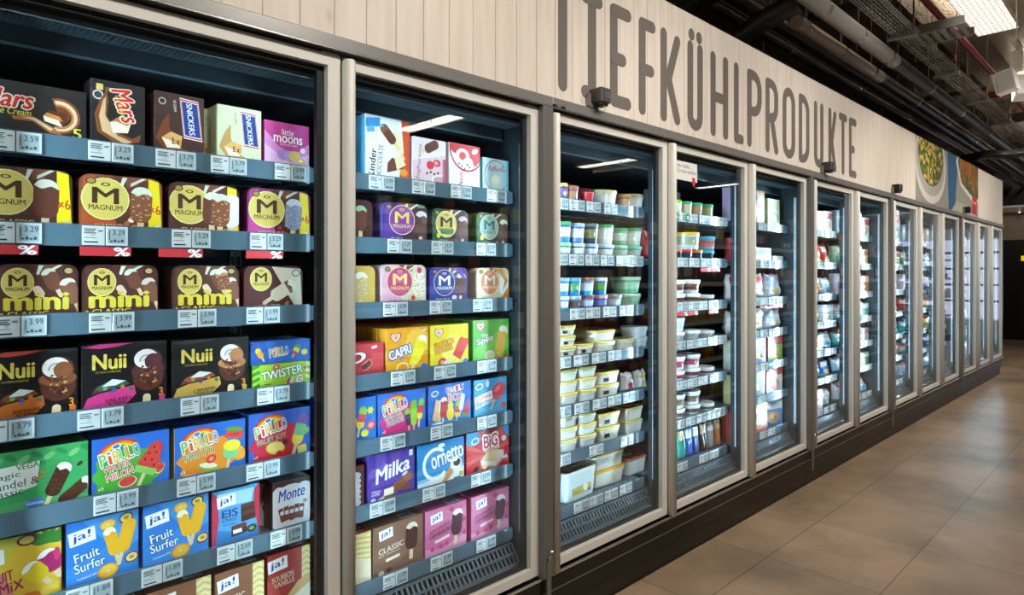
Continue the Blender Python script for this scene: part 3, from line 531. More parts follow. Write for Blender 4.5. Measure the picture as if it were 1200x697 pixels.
def a_family(a):
    a.rect(0, 0, 1, 1, '#2f70cc'); a.poly([(0, 0), (1, 0), (1, .2), (.5, .1), (0, .25)], '#4a8ae0'); a.ell(.14, .8, .11, .07, '#ffffff', 10); a.ell(.14, .8, .085, .05, '#3f86d0', 10)
    for i, ch in enumerate('FAMILY'): a.text(ch, .42 + .07 * i, .76 + .01 * i, .485 + .07 * i, .9 + .01 * i, ('#e8342c', '#f7c51e', '#4fae3c', '#e05a9a', '#f7e02a', '#ef7d23')[i], rot=8, out='#ffffff', ow=.04, bold=.025)
    for i, ch in enumerate('BOX'): a.text(ch, .46 + .11 * i, .56, .56 + .11 * i, .74, ('#ef7d23', '#e05a9a', '#e8342c')[i], rot=8, out='#ffffff', ow=.04, bold=.03)
    a.loc([(-.2, -.16), (-.02, -.26), (.1, .24), (0, .3)], .2, .36, 8, '#e3bd84'); a.loc([(-.02, -.26), (.06, -.24), (.18, .24), (.1, .26)], .2, .36, 8, '#f7efe0'); a.lolly(.34, .44, -4, .5, .2, '#c93a4a', bite='#f7ece4'); a.ell(.5, .26, .12, .17, '#f2d23a'); a.ell(.5, .46, .09, .09, '#f2d23a'); a.lolly(.67, .34, -6, .4, .14, '#f2d23a', tip='#8fcf4a', mid='#e5483f'); a.lolly(.78, .5, -12, .42, .13, '#eef4f6', tip='#cfe6f2'); a.loc([(-.1, -.2), (.1, -.2), (.03, .24)], .9, .38, -14, '#e3473f'); a.loc([(-.11, -.26), (.11, -.26), (.1, -.2), (-.1, -.2)], .9, .38, -14, '#5aa843'); a.rr(.18, .06, .3, .06, .02, '#f0f3f8', 5)
def a_gummi(a):
    a.rect(0, 0, 1, 1, '#3aa0d8'); a.poly([(0, 0), (1, 0), (1, .4), (.4, .2), (0, .3)], '#57b4e4'); a.ell(.16, .82, .13, .08, '#ffffff', 12); a.ell(.16, .82, .1, .055, '#3f86d0', 12); a.loc([(x, y - .42) for x, y in rrect(.07, .3, .03, 3)], .74, .66, -30, '#e7cfa6'); a.ell(.74, .64, .27, .21, '#df3c44', 35); a.ell(.7, .7, .12, .06, '#ef7a7c', 35); a.loc([(-.32, -.2), (.3, -.14), (.3, .16), (-.32, .12)], .3, .48, 8, '#ffffff'); a.text('Gummi', .06, .48, .5, .6, '#d3202b', rot=8, bold=.03); a.text('Bärchen', .08, .34, .56, .46, '#1f5fb8', rot=8, bold=.03); a.ell(.88, .24, .09, .09, '#e0502c'); a.ell(.4, .88, .06, .1, '#dfeef6')
def a_brown(a): a.rect(0, 0, 1, 1, '#6a3a34'); [a.ell(.7, .12 + .13 * k, .16, .09, '#dfe6f0') for k in range(6)]
def a_milka(a):
    a.rect(0, 0, 1, 1, '#5a3fa0'); a.poly([(0, .62), (.1, .72), (.22, .66), (.34, .8), (.46, .7), (.5, .6), (0, .5)], '#7a62b8'); a.text('Milka', .16, .46, .9, .76, '#ffffff', rot=12, shear=.25, bold=.05); a.rr(.92, .88, .09, .13, .02, '#d9efe0'); a.lolly(.72, .28, -60, .6, .17, '#9a6444'); a.lolly(.56, .2, -66, .6, .19, '#8a5638'); a.loc([(-.14, -.06), (.1, -.07), (.12, .07), (-.12, .08)], .44, .16, 6, '#f0e2c6'); a.ell(.8, .16, .14, .06, '#7a4a32'); a.ell(.78, .46, .08, .03, '#f0e2d2', 20); a.text('VANILLA', .06, .2, .26, .25, '#ffffff', bold=0); a.text('ALMOND', .06, .14, .24, .19, '#ffffff', bold=0); a.ell(.1, .05, .06, .05, '#d9d2ee')
def a_cornetto(a):
    a.rect(0, 0, 1, 1, '#2f8fd2'); a.poly([(0, 0), (1, 0), (1, .3), (.6, .2), (0, .12)], '#eaf3f8'); a.poly([(0, .12), (.6, .2), (1, .3), (1, .36), (.6, .26), (0, .2)], '#8cc6ea'); a.arc(.38, .5, .3, .38, 50, 320, '#ffffff', ky=1.0); a.text('ornetto', .28, .46, .98, .78, '#ffffff', rot=10, out='#1f6fb8', ow=.03, bold=.05); a.ell(.5, .9, .1, .05, '#eaf3f8'); a.loc([(-.44, -.12), (.1, -.1), (.14, .1), (-.4, -.06)], .66, .22, 36, '#d79a4e'); a.ell(.82, .4, .17, .16, '#f3efe6'); a.ell(.84, .42, .11, .09, '#3a2018'); a.ell(.8, .5, .08, .05, '#f7f3ea'); a.ell(.93, .14, .06, .06, '#d8c04a'); a.rr(.84, .06, .2, .04, .01, '#7a8894', 4); a.rr(.16, .06, .16, .06, .01, '#dfeaf3', 4)
def a_big(a):
    a.rect(0, 0, 1, 1, '#cf2b2b'); a.poly([(0, 1), (.45, 1), (.3, .72), (0, .62)], '#3a9ad8'); a.poly([(.8, 1), (1, 1), (1, .7)], '#3a9ad8')
    for k in range(8): a.poly([(.5, .42), (.5 + .8 * math.cos(k * PI / 4 + .2), .42 + .8 * math.sin(k * PI / 4 + .2)), (.5 + .8 * math.cos(k * PI / 4 + .42), .42 + .8 * math.sin(k * PI / 4 + .42))], '#de5a50')
    a.ell(.2, .78, .12, .08, '#ffffff', 12); a.ell(.2, .78, .09, .055, '#3f86d0', 12); a.text('BiG', .4, .56, .72, .86, '#ffffff', rot=4, out='#ffffff', ow=.07, bold=.08); a.text('BiG', .4, .56, .72, .86, '#cf2b2b', rot=4, bold=.05); a.text('SANDWICH', .42, .48, .76, .55, '#cf2b2b', rot=4, out='#ffffff', ow=.08, bold=.02)
    a.loc([(-.36, -.02), (.1, -.2), (.4, -.0), (-.06, .16)], .58, .36, 8, '#e6cf9e'); a.loc([(-.36, -.02), (.1, -.2), (.1, -.32), (-.36, -.14)], .58, .36, 8, '#f3e2ea'); a.loc([(.1, -.2), (.4, 0), (.4, -.12), (.1, -.32)], .58, .36, 8, '#e2c4d6'); a.loc([(-.36, -.14), (.1, -.32), (.4, -.12), (.4, -.17), (.1, -.37), (-.36, -.19)], .58, .36, 8, '#c79a5a'); a.ell(.26, .28, .08, .07, '#d63a3a', 20); a.ell(.22, .12, .09, .06, '#5b3020', 20); a.ell(.42, .12, .08, .06, '#f0d9a0'); a.ell(.88, .7, .08, .07, '#f3e6e6'); a.text('x6', .84, .2, .96, .3, '#ffffff', bold=.04)
def a_van(a): a.rect(0, 0, 1, 1, '#b03a35'); zigzag(a, .35, 1); a.loc([(-.2, -.5), (.4, -.5), (.4, .1), (.0, .2)], .6, .34, 0, '#f1e2c0')
def t_bar(c, c2='#e9f2f8'):
    def f(t):
        t.rect(.02, .04, .98, .96, c); t.rect(.6, .2, .9, .8, c2)
        for k in range(9): t.rect(.62 + .03 * k, .28, .632 + .03 * k + .006 * (k % 3), .74, '#2f4a70')
    return f
# ------------------------------------------------------------------ the freezer row
PITCH, GAP = .78, .057
MODULES = [[1, 2], [3, 4, 5], [6, 7], [8, 9, 10], [11, 12, 13]]
MOD_OF = {n: i for i, m in enumerate(MODULES) for n in m}
def G(n): return .9076 + PITCH * (n - 2) + GAP * MOD_OF[n]            # where the glass of door n begins
def sh0(n): return G(n) - .012
def sh1(n): return G(n) + .7234
ZA = [1.587, 1.396, 1.2, .984, .788, .594, .361]                      # rail centres, the two ice cream doors
ZB = [1.587, 1.366, 1.147, .957, .762, .572, .361]
def rails(n): return ZA if n < 3 else ZB
def deck(n, k): return rails(n)[k] + .012
RAILY = .14
DEPTH = .60
ORD = ['top', 'second', 'third', 'fourth', 'fifth', 'sixth', 'bottom']
# price tag meshes
_tags = {}
def price_tag(price, parent, x, y, z, detail=True):
    key = (price, detail)
    if key in _tags:
        o = bpy.data.objects.new('price_tag', _tags[key]); COL.objects.link(o); o.parent = parent
    else:
        mb = MB(); W, H = .089, .043
        mb.box(-W / 2, -.001, -.003, 0, 0, H, PAPER, '#d6dcdc', ch=.0008); mb.box(.001, W / 2, -.004, 0, 0, H, PLAS, '#d0d8d9', ch=.0008)
        a = Art(W, H, PAPER); a.rect(.55, .1, .95, .9, '#9fb2b8')
        if detail:
            for k in range(3): a.rect(.04, .8 - .1 * k, .3 - .04 * (k % 2), .85 - .1 * k, '#4c5558')
            a.rect(.34, .7, .44, .78, '#70797c'); a.rect(.04, .36, .3, .4, '#8b9497'); a.rect(.04, .12, .34, .19, '#22282a'); a.rect(.2, .5, .26, .53, '#70797c')
            a.text(price, .66, .56, .93, .84, '#20282b', bold=.01)
            for k in range(4): a.rect(.6 + .08 * k, .18, .66 + .08 * k, .2 + .12 * (1 + k % 2) / 2, '#3c484c')
            a.rect(.58, .3, .6, .8, '#3c484c')
        else:
            a.rect(.05, .6, .34, .8, '#8b9497'); a.rect(.05, .2, .3, .32, '#5c6568'); a.rect(.62, .5, .92, .82, '#56646a'); a.rect(.6, .2, .88, .34, '#6b787d')
        a.onto(mb, front_m(W, -.0041))
        o = mb.build('price_tag', parent); _tags[key] = o.data
    o.location = (x, y, z); return o
def strip(parent, x, y, z):
    mb = MB(); W, H = .1, .02; mb.box(-W / 2, W / 2, -.0015, 0, -H, 0, PAPER, '#d2303a')
    a = Art(W, H, PAPER); a.text('%', .66, .02, .96, .98, '#ffffff', bold=.06); M = front_m(W, -.0016); M[2][3] = -H; a.onto(mb, M)
    o = mb.build('discount_strip', parent); o.location = (x, y, z); return o
PRICES = {(1, 0): [(18, '3.59'), (130, '3.29'), (206, '3.79'), (268, '3.79'), (340, '3.99')], (1, 1): [(18, '3.29'), (123, '3.29'), (224, '3.29'), (312, '3.29')], (1, 2): [(24, '3.99'), (131, '3.99'), (231, '3.99'), (308, '3.99')],
          (1, 3): [(9, '3.79'), (118, '3.79'), (234, '3.79'), (320, '3.79')], (1, 4): [(2, '2.99'), (136, '3.99'), (230, '3.99'), (308, '3.99')], (1, 5): [(105, '1.89'), (190, '1.89'), (275, '2.69'), (335, '3.99')], (1, 6): [(190, '2.29'), (270, '2.29'), (340, '2.29')],
          (2, 0): [(447, '3.99'), (496, '3.49'), (540, '3.99'), (581, '3.99')], (2, 1): [(468, '3.29'), (518, '3.29'), (569, '3.29')], (2, 2): [(463, '3.99'), (516, '3.99'), (565, '3.99')], (2, 3): [(472, '2.99'), (521, '2.99'), (570, '2.99')],
          (2, 4): [(460, '3.99'), (517, '3.99'), (570, '2.79')], (2, 5): [(448, '3.49'), (508, '3.29'), (563, '2.99')], (2, 6): [(463, '1.89'), (517, '1.89'), (569, '1.89')]}
def make_shelf(root, n, k):
    x0, x1 = sh0(n), sh1(n); z = rails(n)[k]; zd = z + .012
    mb = MB(); W = x1 - x0
    if k < 6:
        mb.box(0, W, 0.012, DEPTH, zd - .006, zd, SHELFM)
        for j in range(18): mb.box(.02 + j * (W - .04) / 17 - .002, .02 + j * (W - .04) / 17 + .002, .02, DEPTH - .01, zd - .011, zd - .006, SHELFM)
        for yy in (.05, .2, .35, .5): mb.box(.004, W - .004, yy, yy + .006, zd - .016, zd - .011, SHELFM)
    else:                                               # the floor grid of the well, open lattice of bars
        mb.box(0, W, 0.012, .03, zd - .01, zd, SHELFM); mb.box(0, W, DEPTH - .02, DEPTH, zd - .01, zd, SHELFM)
        for j in range(34): mb.box(j * (W - .006) / 33, j * (W - .006) / 33 + .006, .012, DEPTH, zd - .006, zd, SHELFM)
        for j in range(16): mb.box(0, W, .04 + j * .035, .046 + j * .035, zd - .009, zd - .0005, SHELFM)
    o = mb.build('shelf', root); o.location = (x0, RAILY, 0)
    rb = MB(); zc = z
    prof = [(.012, zc + .008), (.002, zc - .025), (-.001, zc - .025), (-.001, zc + .024), (.003, zc + .0245), (.004, zc + .013), (.012, zc + .012)]
    n_ = 5
    rb.prismx(prof, 0, W - .012, RAILM)
    rb.prismx([(y + .0015, min(max(q, zc - .02), zc + .02)) for y, q in prof], W - .012, W, RAILM)
    rb.build('price_rail', o)
    if (n, k) in PRICES:
        for px, p in PRICES[(n, k)]:
            xx = sx(px, RAILY) - x0
            if 0.045 < xx < W - .03: price_tag(p, o, xx, -.0012, z - .022)
        if n == 1 and k == 1:
            for px in (10, 124, 212, 310):
                xx = sx(px, RAILY) - x0
                if xx > .05: strip(o, xx, -.002, z - .026)
    else:
        rr = random.Random(n * 10 + k); step = .105 if n < 6 else .12; xx = .06 + rr.uniform(-.01, .01)
        while xx < W - .05:
            if rr.random() < .9: price_tag('2.79' if n < 6 else '-', o, xx, -.0012, z - .022, n < 6)
            if n in (4, 5) and k in (1, 2) and rr.random() < .6: strip(o, xx, -.002, z - .026)
            xx += step + rr.uniform(-.008, .012)
        if n == 4 and k == 0:
            for j in range(3):
                t = MB(); t.lathe([(0.0001, .001), (.019, .001), (.02, -.001), (.02, -.003)], PLAS, ['#1f9a5a'] * 3, 20); a = Art(.03, .02, PAPER); a.ell(.5, .5, .4, .4, '#e9f4ea'); a.text('BIO', .3, .35, .7, .65, '#1f9a5a', bold=.04)
                a.onto(t, Matrix(((1, 0, 0, -.015), (0, 1, 0, -.01), (0, 0, 1, .0012), (0, 0, 0, 1)))); q = t.build('round_flag', o); q.rotation_euler = (PI / 2, 0, 0); q.location = (.1 + .1 * j + .02, -.007, z + .0)
    return o
def sliding_side(root): pass
ZT, ZB_ = 1.9015, .232                                   # door top and bottom
def make_door(root, n):
    g = G(n); x0, x1 = g - .022, g + .748; yf, yb = .035, .075
    mb = MB(); st, rl = .037, .031
    # mitred frame: four bars
    o_ = [(x0, ZB_), (x1, ZB_), (x1, ZT), (x0, ZT)]; i_ = [(x0 + .024, ZB_ + rl), (x1 - st, ZB_ + rl), (x1 - st, ZT - rl), (x0 + .024, ZT - rl)]
    for k in range(4):
        p = [o_[k], o_[(k + 1) % 4], i_[(k + 1) % 4], i_[k]]; q = [(x + (.0003 if x < g + .3 else -.0003), z) for x, z in p]
        mb.prism(q, yf, yb, BEIGE)
    t = .002
    mb.box(x0 + .024, x1 - st, yf + .002, yf + .008, ZB_ + rl, ZB_ + rl + .004, BEIGE)
    d = mb.build('door', root)
    gb = MB(); gb.box(x0 + .024, x1 - st, yf + .012, yf + .018, ZB_ + rl, ZT - rl, GLASS); gb.build('glass_pane', d)
    gk = MB(); w = .022                                   # black enamel border and rubber seal behind the pane
    for (a, b, c, e) in ((x0 + .024, x1 - st, ZB_ + rl, ZB_ + rl + .012), (x0 + .024, x1 - st, ZT - rl - .014, ZT - rl), (x0 + .024, x0 + .03, ZB_ + rl, ZT - rl), (x1 - st - w, x1 - st, ZB_ + rl, ZT - rl)):
        gk.box(a, b, yf + .02, yf + .036, c, e, GASK)
    gk.build('seal', d)
    hb = MB(); zt, zb = ZT - .006, ZB_ - .004              # full-height rounded handle bead
    ring = [(-.014, .036), (-.016, .018), (-.012, .006), (-.004, 0), (.004, .0), (.011, .006), (.0145, .018), (.0145, .036)]
    vs, fs = [], []; lv = [(zb, 1.0), (zt - .012, 1.0), (zt - .004, .9), (zt, .55)]
    for z, q in lv:
        for (x, y) in ring: vs.append((g - .0135 + x * q, .036 + (y - .036) * q, z))
    m = len(ring)
    for i in range(len(lv) - 1):
        for k in range(m - 1): fs.append((i * m + k, i * m + k + 1, (i + 1) * m + k + 1, (i + 1) * m + k))
    fs.append([(len(lv) - 1) * m + k for k in range(m)]); fs.append([m - 1 - k for k in range(m)])
    hb.add(vs, fs, BEIGE, None, False); h = hb.build('handle', d)
    for p in h.data.polygons: p.use_smooth = len(p.vertices) == 4
    sb = MB()
    for z in (.62, 1.0, 1.32): sb.lathe([(.0001, .0), (.004, 0), (.0045, .002)], GASK, None, 10)
    hg = MB(); hg.box(x1 - .05, x1 - .004, .04, .07, ZB_ - .009, ZB_ - .0001, CHROME); hg.build('hinge', d); hg = MB(); hg.box(x1 - .05, x1 - .004, .04, .07, ZT + .0005, ZT + .006, BEIGE); hg.build('hinge', d)
    if n in (4, 8):
        s = MB(); s.box(g + .005, g + .245, yf + .0105, yf + .0118, 1.745, 1.832, PAPER, '#e9e8e6')
        a = Art(.24, .087, PAPER); a.text('Für volle Vielfalt ...', .05, .68, .8, .86, '#5a4a48', bold=.0); a.text('... die Tür bitte schließen.', .05, .4, .97, .58, '#5a4a48', bold=.0)
        M = front_m(.24, yf + .0104); M[0][3] = g + .005; M[2][3] = 1.745; a.onto(s, M)
        s.prism([(g + .2, 1.735), (g + .213, 1.722), (g + .226, 1.735), (g + .226, 1.765), (g + .2, 1.765)], yf + .0098, yf + .0104, PAPER, '#d3303a')
        s.build('notice_sticker', d)
    if n == 4:
        s = MB(); cx, cz = g + .026, 1.31
        a = Art(.086, .14, PAPER); a.ell(.5, .5, .31, .5, '#dcd8c4'); a.poly([(.5 + .5 * math.cos(t), .5 + .5 * math.sin(t)) for t in [math.radians(20 + 7 * k) for k in range(21)]], '#2f8a94')
        a.text('FRISCH', .24, .74, .76, .84, '#dfe9e4', bold=.02); a.ell(.76, .55, .09, .1, '#d9603a'); a.ell(.5, .46, .05, .05, '#e2b84a'); a.ell(.28, .6, .05, .04, '#7a4a3a'); a.ell(.56, .34, .06, .05, '#8a8a80'); a.ell(.34, .16, .06, .04, '#d9b04a'); a.ell(.66, .2, .06, .04, '#d9b04a')
        s.prism([(cx + .043 * math.cos(2 * PI * k / 28), cz + .07 * math.sin(2 * PI * k / 28)) for k in range(28)], yf + .0106, yf + .0118, PAPER, '#e6e2d2')
        M = front_m(.086, yf + .0105); M[0][3] = cx - .043; M[2][3] = cz - .07; a.onto(s, M); s.build('oval_sticker', d)
    return d
LAB_MOD = ['two-door glass-front freezer holding ice cream cartons, beneath the start of the wall lettering', 'three-door glass-front freezer with ice cream tubs behind its first door', 'two-door glass-front freezer standing beneath the last letter of the wall lettering',
           'three-door glass-front freezer standing beneath the vegetable poster', 'three-door glass-front freezer at the far end of the row']
for mi, mods in enumerate(MODULES):
    root = empty('freezer_cabinet', (0, 0, 0)); tag(root, LAB_MOD[mi], 'freezer', 'glass-front freezers along the wall')
    xa, xb = G(mods[0]) - .0345, G(mods[-1]) + .7445
    xe = xb + (.0575 if mi < 4 else 0)
    b = MB(); b.box(xa, xb, .8, .86, .1, 1.94, INNERD); b.build('back_wall', root)
    for q in (xa, xb - .012): b = MB(); b.box(q, q + .012, .08, .8, .1, 1.94, INNER); b.build('side_wall', root)
    b = MB(); b.box(xa, xe, .012, .86, 1.911, 1.948, GREYP, ch=.003); b.box(xa, xe, .0105, .014, 1.9085, 1.9125, CHROME); b.build('header_band', root)
    b = MB(); b.box(xa + .03, xb - .03, .08, .8, 1.85, 1.905, INNERD); b.box(xa + .03, xb - .03, .19, .8, 1.80, 1.85, INNERD); b.prismx([(.185, 1.80), (.19, 1.80), (.19, 1.806), (.185, 1.806)], xa + .03, xb - .03, SHELFM)
    b.prismx([(.082, 1.838), (.086, 1.838), (.086, 1.852), (.082, 1.852)], xa + .03, xb - .03, SHELFM); b.build('ceiling_duct', root)
    # honeycomb air outlet under the top
    b = MB(); xx = xa + .04; hexr = .006; row = 0; L = xb - xa - .08
    nmax = int(L / .012) if mi < 2 else int(L / .03); st = L / nmax
    for i in range(nmax + 1): b.box(xa + .04 + i * st - .0012, xa + .04 + i * st + .0012, .09, .165, 1.84, 1.852, SHELFM)
    for j in range(8): b.box(xa + .04, xb - .04, .092 + .01 * j, .0945 + .01 * j, 1.84, 1.852, SHELFM)
    b.build('air_outlet_grille', root)
    for n in mods:                                        # mullions and lamps
        if n != mods[0]:
            xm = G(n) - .0335; b = MB(); b.box(xm - .03, xm + .03, .077, .088, .25, 1.9, INNER, ch=.003); b.box(xm - .014, xm + .014, .088, .125, .3, 1.84, INNER); b.build('mullion', root)
            for sg in (-1, 1):
                b = MB(); xs = sorted((xm + sg * .0145, xm + sg * .022)); b.box(xs[0], xs[1], .0885, .098, .38, 1.78, LEDM); b.build('led_strip', root)
    for sg, xm in ((1, xa + .012), (-1, xb - .012)):
        b = MB(); xs = sorted((xm + sg * .002, xm + sg * .018)); b.box(xs[0], xs[1], .0885, .098, .38, 1.78, LEDM); b.build('led_strip', root)
    b = MB()                                              # return-air grille and sill of the well
    y0, z0, y1, z1 = .136, .326, .094, .27
    nb = int((xb - xa - .06) / (.019 if mi < 3 else .04)); st = (xb - xa - .06) / nb
    for i in range(nb + 1):
        x = xa + .03 + i * st; b.add([(x - .0025, y0, z0), (x + .0025, y0, z0), (x + .0025, y1, z1), (x - .0025, y1, z1), (x - .0025, y0 + .008, z0 - .004), (x + .0025, y0 + .008, z0 - .004), (x + .0025, y1 + .008, z1 - .004), (x - .0025, y1 + .008, z1 - .004)], [(0, 3, 2, 1), (4, 5, 6, 7), (0, 4, 7, 3), (1, 2, 6, 5), (0, 1, 5, 4), (3, 7, 6, 2)], SHELFM)
    for t in (0, .5, 1): y, z = y0 + (y1 - y0) * t, z0 + (z1 - z0) * t; b.box(xa + .03, xb - .03, y - .002, y + .008, z - .004, z + .002, SHELFM)
    b.build('return_air_grille', root)
    b = MB(); b.prismx([(.094, .27), (.082, .262), (.078, .245), (.078, .2), (.8, .2), (.8, .22), (.11, .22), (.1, .262)], xa, xb, SILL); b.build('well', root)
    b = MB(); b.box(xa, xe, .022, .8, .161, .214, BLACK, ch=.003); b.box(xa, xe, .03, .8, .1, .16, BLACK); b.box(xa, xb, .05, .09, .214, .23, BLACK); b.build('base', root)
    b = MB(); b.box(xa, xe, .018, .03, .214, .222, CHROME, ch=.002); b.build('bumper_strip', root)
    b = MB(); b.box(xa, xe - (.05 if mi == 4 else 0), .046, .06, .0, .1601, KICKM); b.box(xa, xe, .0205, .0225, .1595, .1625, ZINC); b.box(xa, xe - (.05 if mi == 4 else 0), .043, .046, 0, .006, KICKM)  # the zinc line stands in for the lit lower edge of the base
    rr = random.Random(mi)
    b.build('kick_plate', root)
    b = MB()
    for n in mods:
        for z in (.12, .14): b.lathe([(.0001, 0), (.004, .0), (.0045, .0015)], ZINC, None, 10, 0, 0)
    for n in mods: make_door(root, n)
    for n in mods:
        for k in range(7): make_shelf(root, n, k)
    for n in mods:                                        # slotted uprights that carry the shelves
        for x in (sh0(n) - .012, sh1(n) + .012):
            b = MB(); b.box(x - .009, x + .009, .775, .79, .3, 1.8, ZINC)
            for z in range(29): b.box(x - .006, x + .006, .7742, .7752, .34 + z * .05, .34 + z * .05 + .03, GASK)
            b.build('shelf_upright', root)
    if mi > 0:                                            # cover post at the joint to the neighbour
        xp = G(mods[0]) - .0625; b = MB(); b.box(xp - .026, xp + .026, .008, .078, .2225, 1.9082, POSTM, ch=.002); b.build('joint_post', root)
        b = MB(); b.box(xp - .012, xp + .012, .004, .0078, .095, .3, POSTM, ch=.002); b.build('joint_strap', root)
        b = MB(); b.tube([(xp - .002, .004, .285), (xp - .003, -.004, .305), (xp + .002, -.006, .32), (xp + .008, -.003, .323), (xp + .01, .003, .315)], .004, CHROME, None, 8); b.tube([(xp - .004, .004, .3), (xp - .006, -.003, .3)], .004, CHROME, None, 8); b.build('strap_hook', root)
    if mi == 4: b = MB(); b.box(xb + .0002, xb + .045, .03, .86, .1, 1.948, GREYP, ch=.003); b.build('end_panel', root)
    if mi == 0: b = MB(); b.box(xa - .045, xa - .0002, .03, .86, .1, 1.948, GREYP, ch=.003); b.build('end_panel', root)
    if mi == 1: b = MB(); b.box(G(3) - .038, G(3) + .03, .0095, .0118, 1.913, 1.922, BLACK); a = Art(.03, .006, PAPER); a.text('CABINET', .05, .1, .95, .9, '#d0d0cc', bold=.02); M = front_m(.03, .0094); M[0][3] = G(3) - .02; M[2][3] = 1.9145; a.L and a.onto(b, M); b.build('nameplate', root)
# ------------------------------------------------------------------ what stands on the shelves
YF = .1585
def put(o, n, k, x, y=YF, rz=0.0, dz=0.0):
    o.location = (x, y, deck(n, k) + .0004 + dz); o.rotation_euler = (0, 0, rz); return o
SHELFW = {1: 'behind the first door', 2: 'behind the second door', 3: 'behind the third door', 4: 'behind the fourth door', 5: 'behind the fifth door', 6: 'behind the sixth door', 7: 'behind the seventh door'}
def run(n, k, items):
    """items: art, photo column of the near and far front edge, carton height, depth, base colour, label, extras"""
    for it in items:
        art, p0, p1, h, d, base, lab = it[:7]; ex = it[7] if len(it) > 7 else {}
        if not ex.get('dz'): h -= .024
        y = ex.get('y', YF); x0, x1 = sx(p0, y), sx(p1, y); x0, x1 = max(x0, sh0(n) + .002), min(x1, sh1(n) - .001); w = max(.02, x1 - x0 - .003)
        o = carton(ex.get('name', 'ice_cream_carton'), w, h, d, base, art, ex.get('top'), ex.get('side'), ex.get('rt', 0), ex.get('ta'), ex.get('sa'))
        put(o, n, k, (x0 + x1) / 2, y, ex.get('rz', 0), ex.get('dz', 0)); tag(o, lab, ex.get('cat', 'ice cream carton'), ex.get('group'))
        q = ex.get('behind', 0)
        for j in range(q):
            c = dup(o, (o.location.x + ex.get('bx', 0) * (j + 1), y + (d + .004) * (j + 1), o.location.z), ex.get('rz', 0))
            tag(c, ex['bl'], ex.get('cat', 'ice cream carton'), ex['bl'].replace('carton', 'cartons'))
MG = dict(rt=.022); MS = '#4a2a25'
run(1, 0, [
    (a_mars, -32, 102, .142, .09, '#1c1b1e', 'wide black ice cream carton with caramel swirl and number 5, on the top shelf'),
    (a_mars_t, 105, 171, .178, .06, '#1b191b', 'tall black carton with slanting red word, standing on the top shelf', {'rz': .04}),
    (a_snick, 180, 240, .176, .06, '#43271f', 'dark brown carton with a blue nut bar logo on the top shelf', {'rz': .03}),
    (a_snickw, 254, 307, .17, .07, '#d9dcb6', 'pale green carton with a blue nut bar logo on the top shelf', {'side': '#c3c592', 'rz': .02, 'behind': 1, 'bl': 'pale green carton half hidden behind its twin with the nut bar logo', 'bx': -.045}),
    (a_moons, 309, 363, .15, .06, '#c7398f', 'bright pink mochi carton with purple balls, front one on the top shelf', {'rz': .03}),
    (a_moons, 313, 364, .165, .06, '#b02f80', 'bright pink mochi carton standing taller behind its twin', {'y': YF + .07})])
run(1, 1, [
    (a_mag_c, -26, 86, .152, .1, MS, 'dark brown six-pack carton with smooth chocolate lolly and yellow edge', dict(MG)),
    (a_mag_a, 92, 191, .152, .1, '#8a4a2c', 'orange-brown six-pack carton with a nut-covered chocolate lolly', dict(MG)),
    (a_mag_m, 197, 281, .152, .1, MS, 'brown six-pack carton showing three different chocolate lollies', dict(MG)),
    (a_mag_y, 289, 372, .155, .1, '#7a2a62', 'pink and brown six-pack carton with raspberries and a greyish lolly', dict(MG, rz=-.02))])
run(1, 2, [
    (a_mini, -6, 93, .142, .1, MS, 'brown mini lolly carton, first of the two plain ones on its shelf', dict(MG)),
    (a_mini, 95, 186, .142, .1, MS, 'brown mini lolly carton between its plain twin and the almond minis', dict(MG)),
    (a_mini2, 201, 281, .142, .1, '#4a3024', 'brown mini lolly carton with a nut-covered lolly pictured', dict(MG)),
    (a_mini3, 285, 355, .142, .1, '#572a28', 'half cream, half brown carton with a white almond lolly', dict(MG))])
run(1, 3, [
    (a_nuii1, -16, 92, .172, .075, '#141313', 'black carton with golden lettering and orange macadamia band', {'behind': 1, 'bl': 'black carton behind the orange-banded macadamia carton'}),
    (a_nuii2, 95, 196, .176, .075, '#141313', 'black carton with golden lettering and pink blueberry band', {'behind': 1, 'bl': 'black carton behind the pink-banded blueberry carton'}),
    (a_nuii3, 201, 292, .172, .075, '#141313', 'black carton with golden lettering and yellow pecan band', {'behind': 1, 'bl': 'black carton behind the yellow-banded pecan carton'}),
    (a_twister, 295, 369, .092, .13, '#a6d52a', 'lime green carton with white twister lettering, lying under a blue carton', {'side': '#5fae3c'}),
    (a_pir_s, 293, 374, .06, .13, '#2f6fd0', 'flat blue carton lying on top of the lime green one', {'dz': .0695, 'top': '#5a86c0'})])
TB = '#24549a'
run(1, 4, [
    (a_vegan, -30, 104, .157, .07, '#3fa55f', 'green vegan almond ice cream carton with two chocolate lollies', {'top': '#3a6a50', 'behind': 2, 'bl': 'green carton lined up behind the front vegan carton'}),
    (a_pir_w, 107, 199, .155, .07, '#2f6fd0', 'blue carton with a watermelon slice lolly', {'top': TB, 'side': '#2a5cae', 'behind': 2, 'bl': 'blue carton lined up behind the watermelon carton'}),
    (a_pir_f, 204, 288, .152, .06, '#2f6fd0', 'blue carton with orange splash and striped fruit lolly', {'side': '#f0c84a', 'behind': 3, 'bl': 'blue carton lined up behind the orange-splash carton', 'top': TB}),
    (a_pir_j, 291, 367, .158, .06, '#2f63c4', 'blue carton with red splash and rocket-shaped lolly', {'behind': 3, 'bl': 'blue carton lined up behind the red-splash carton', 'top': TB})])
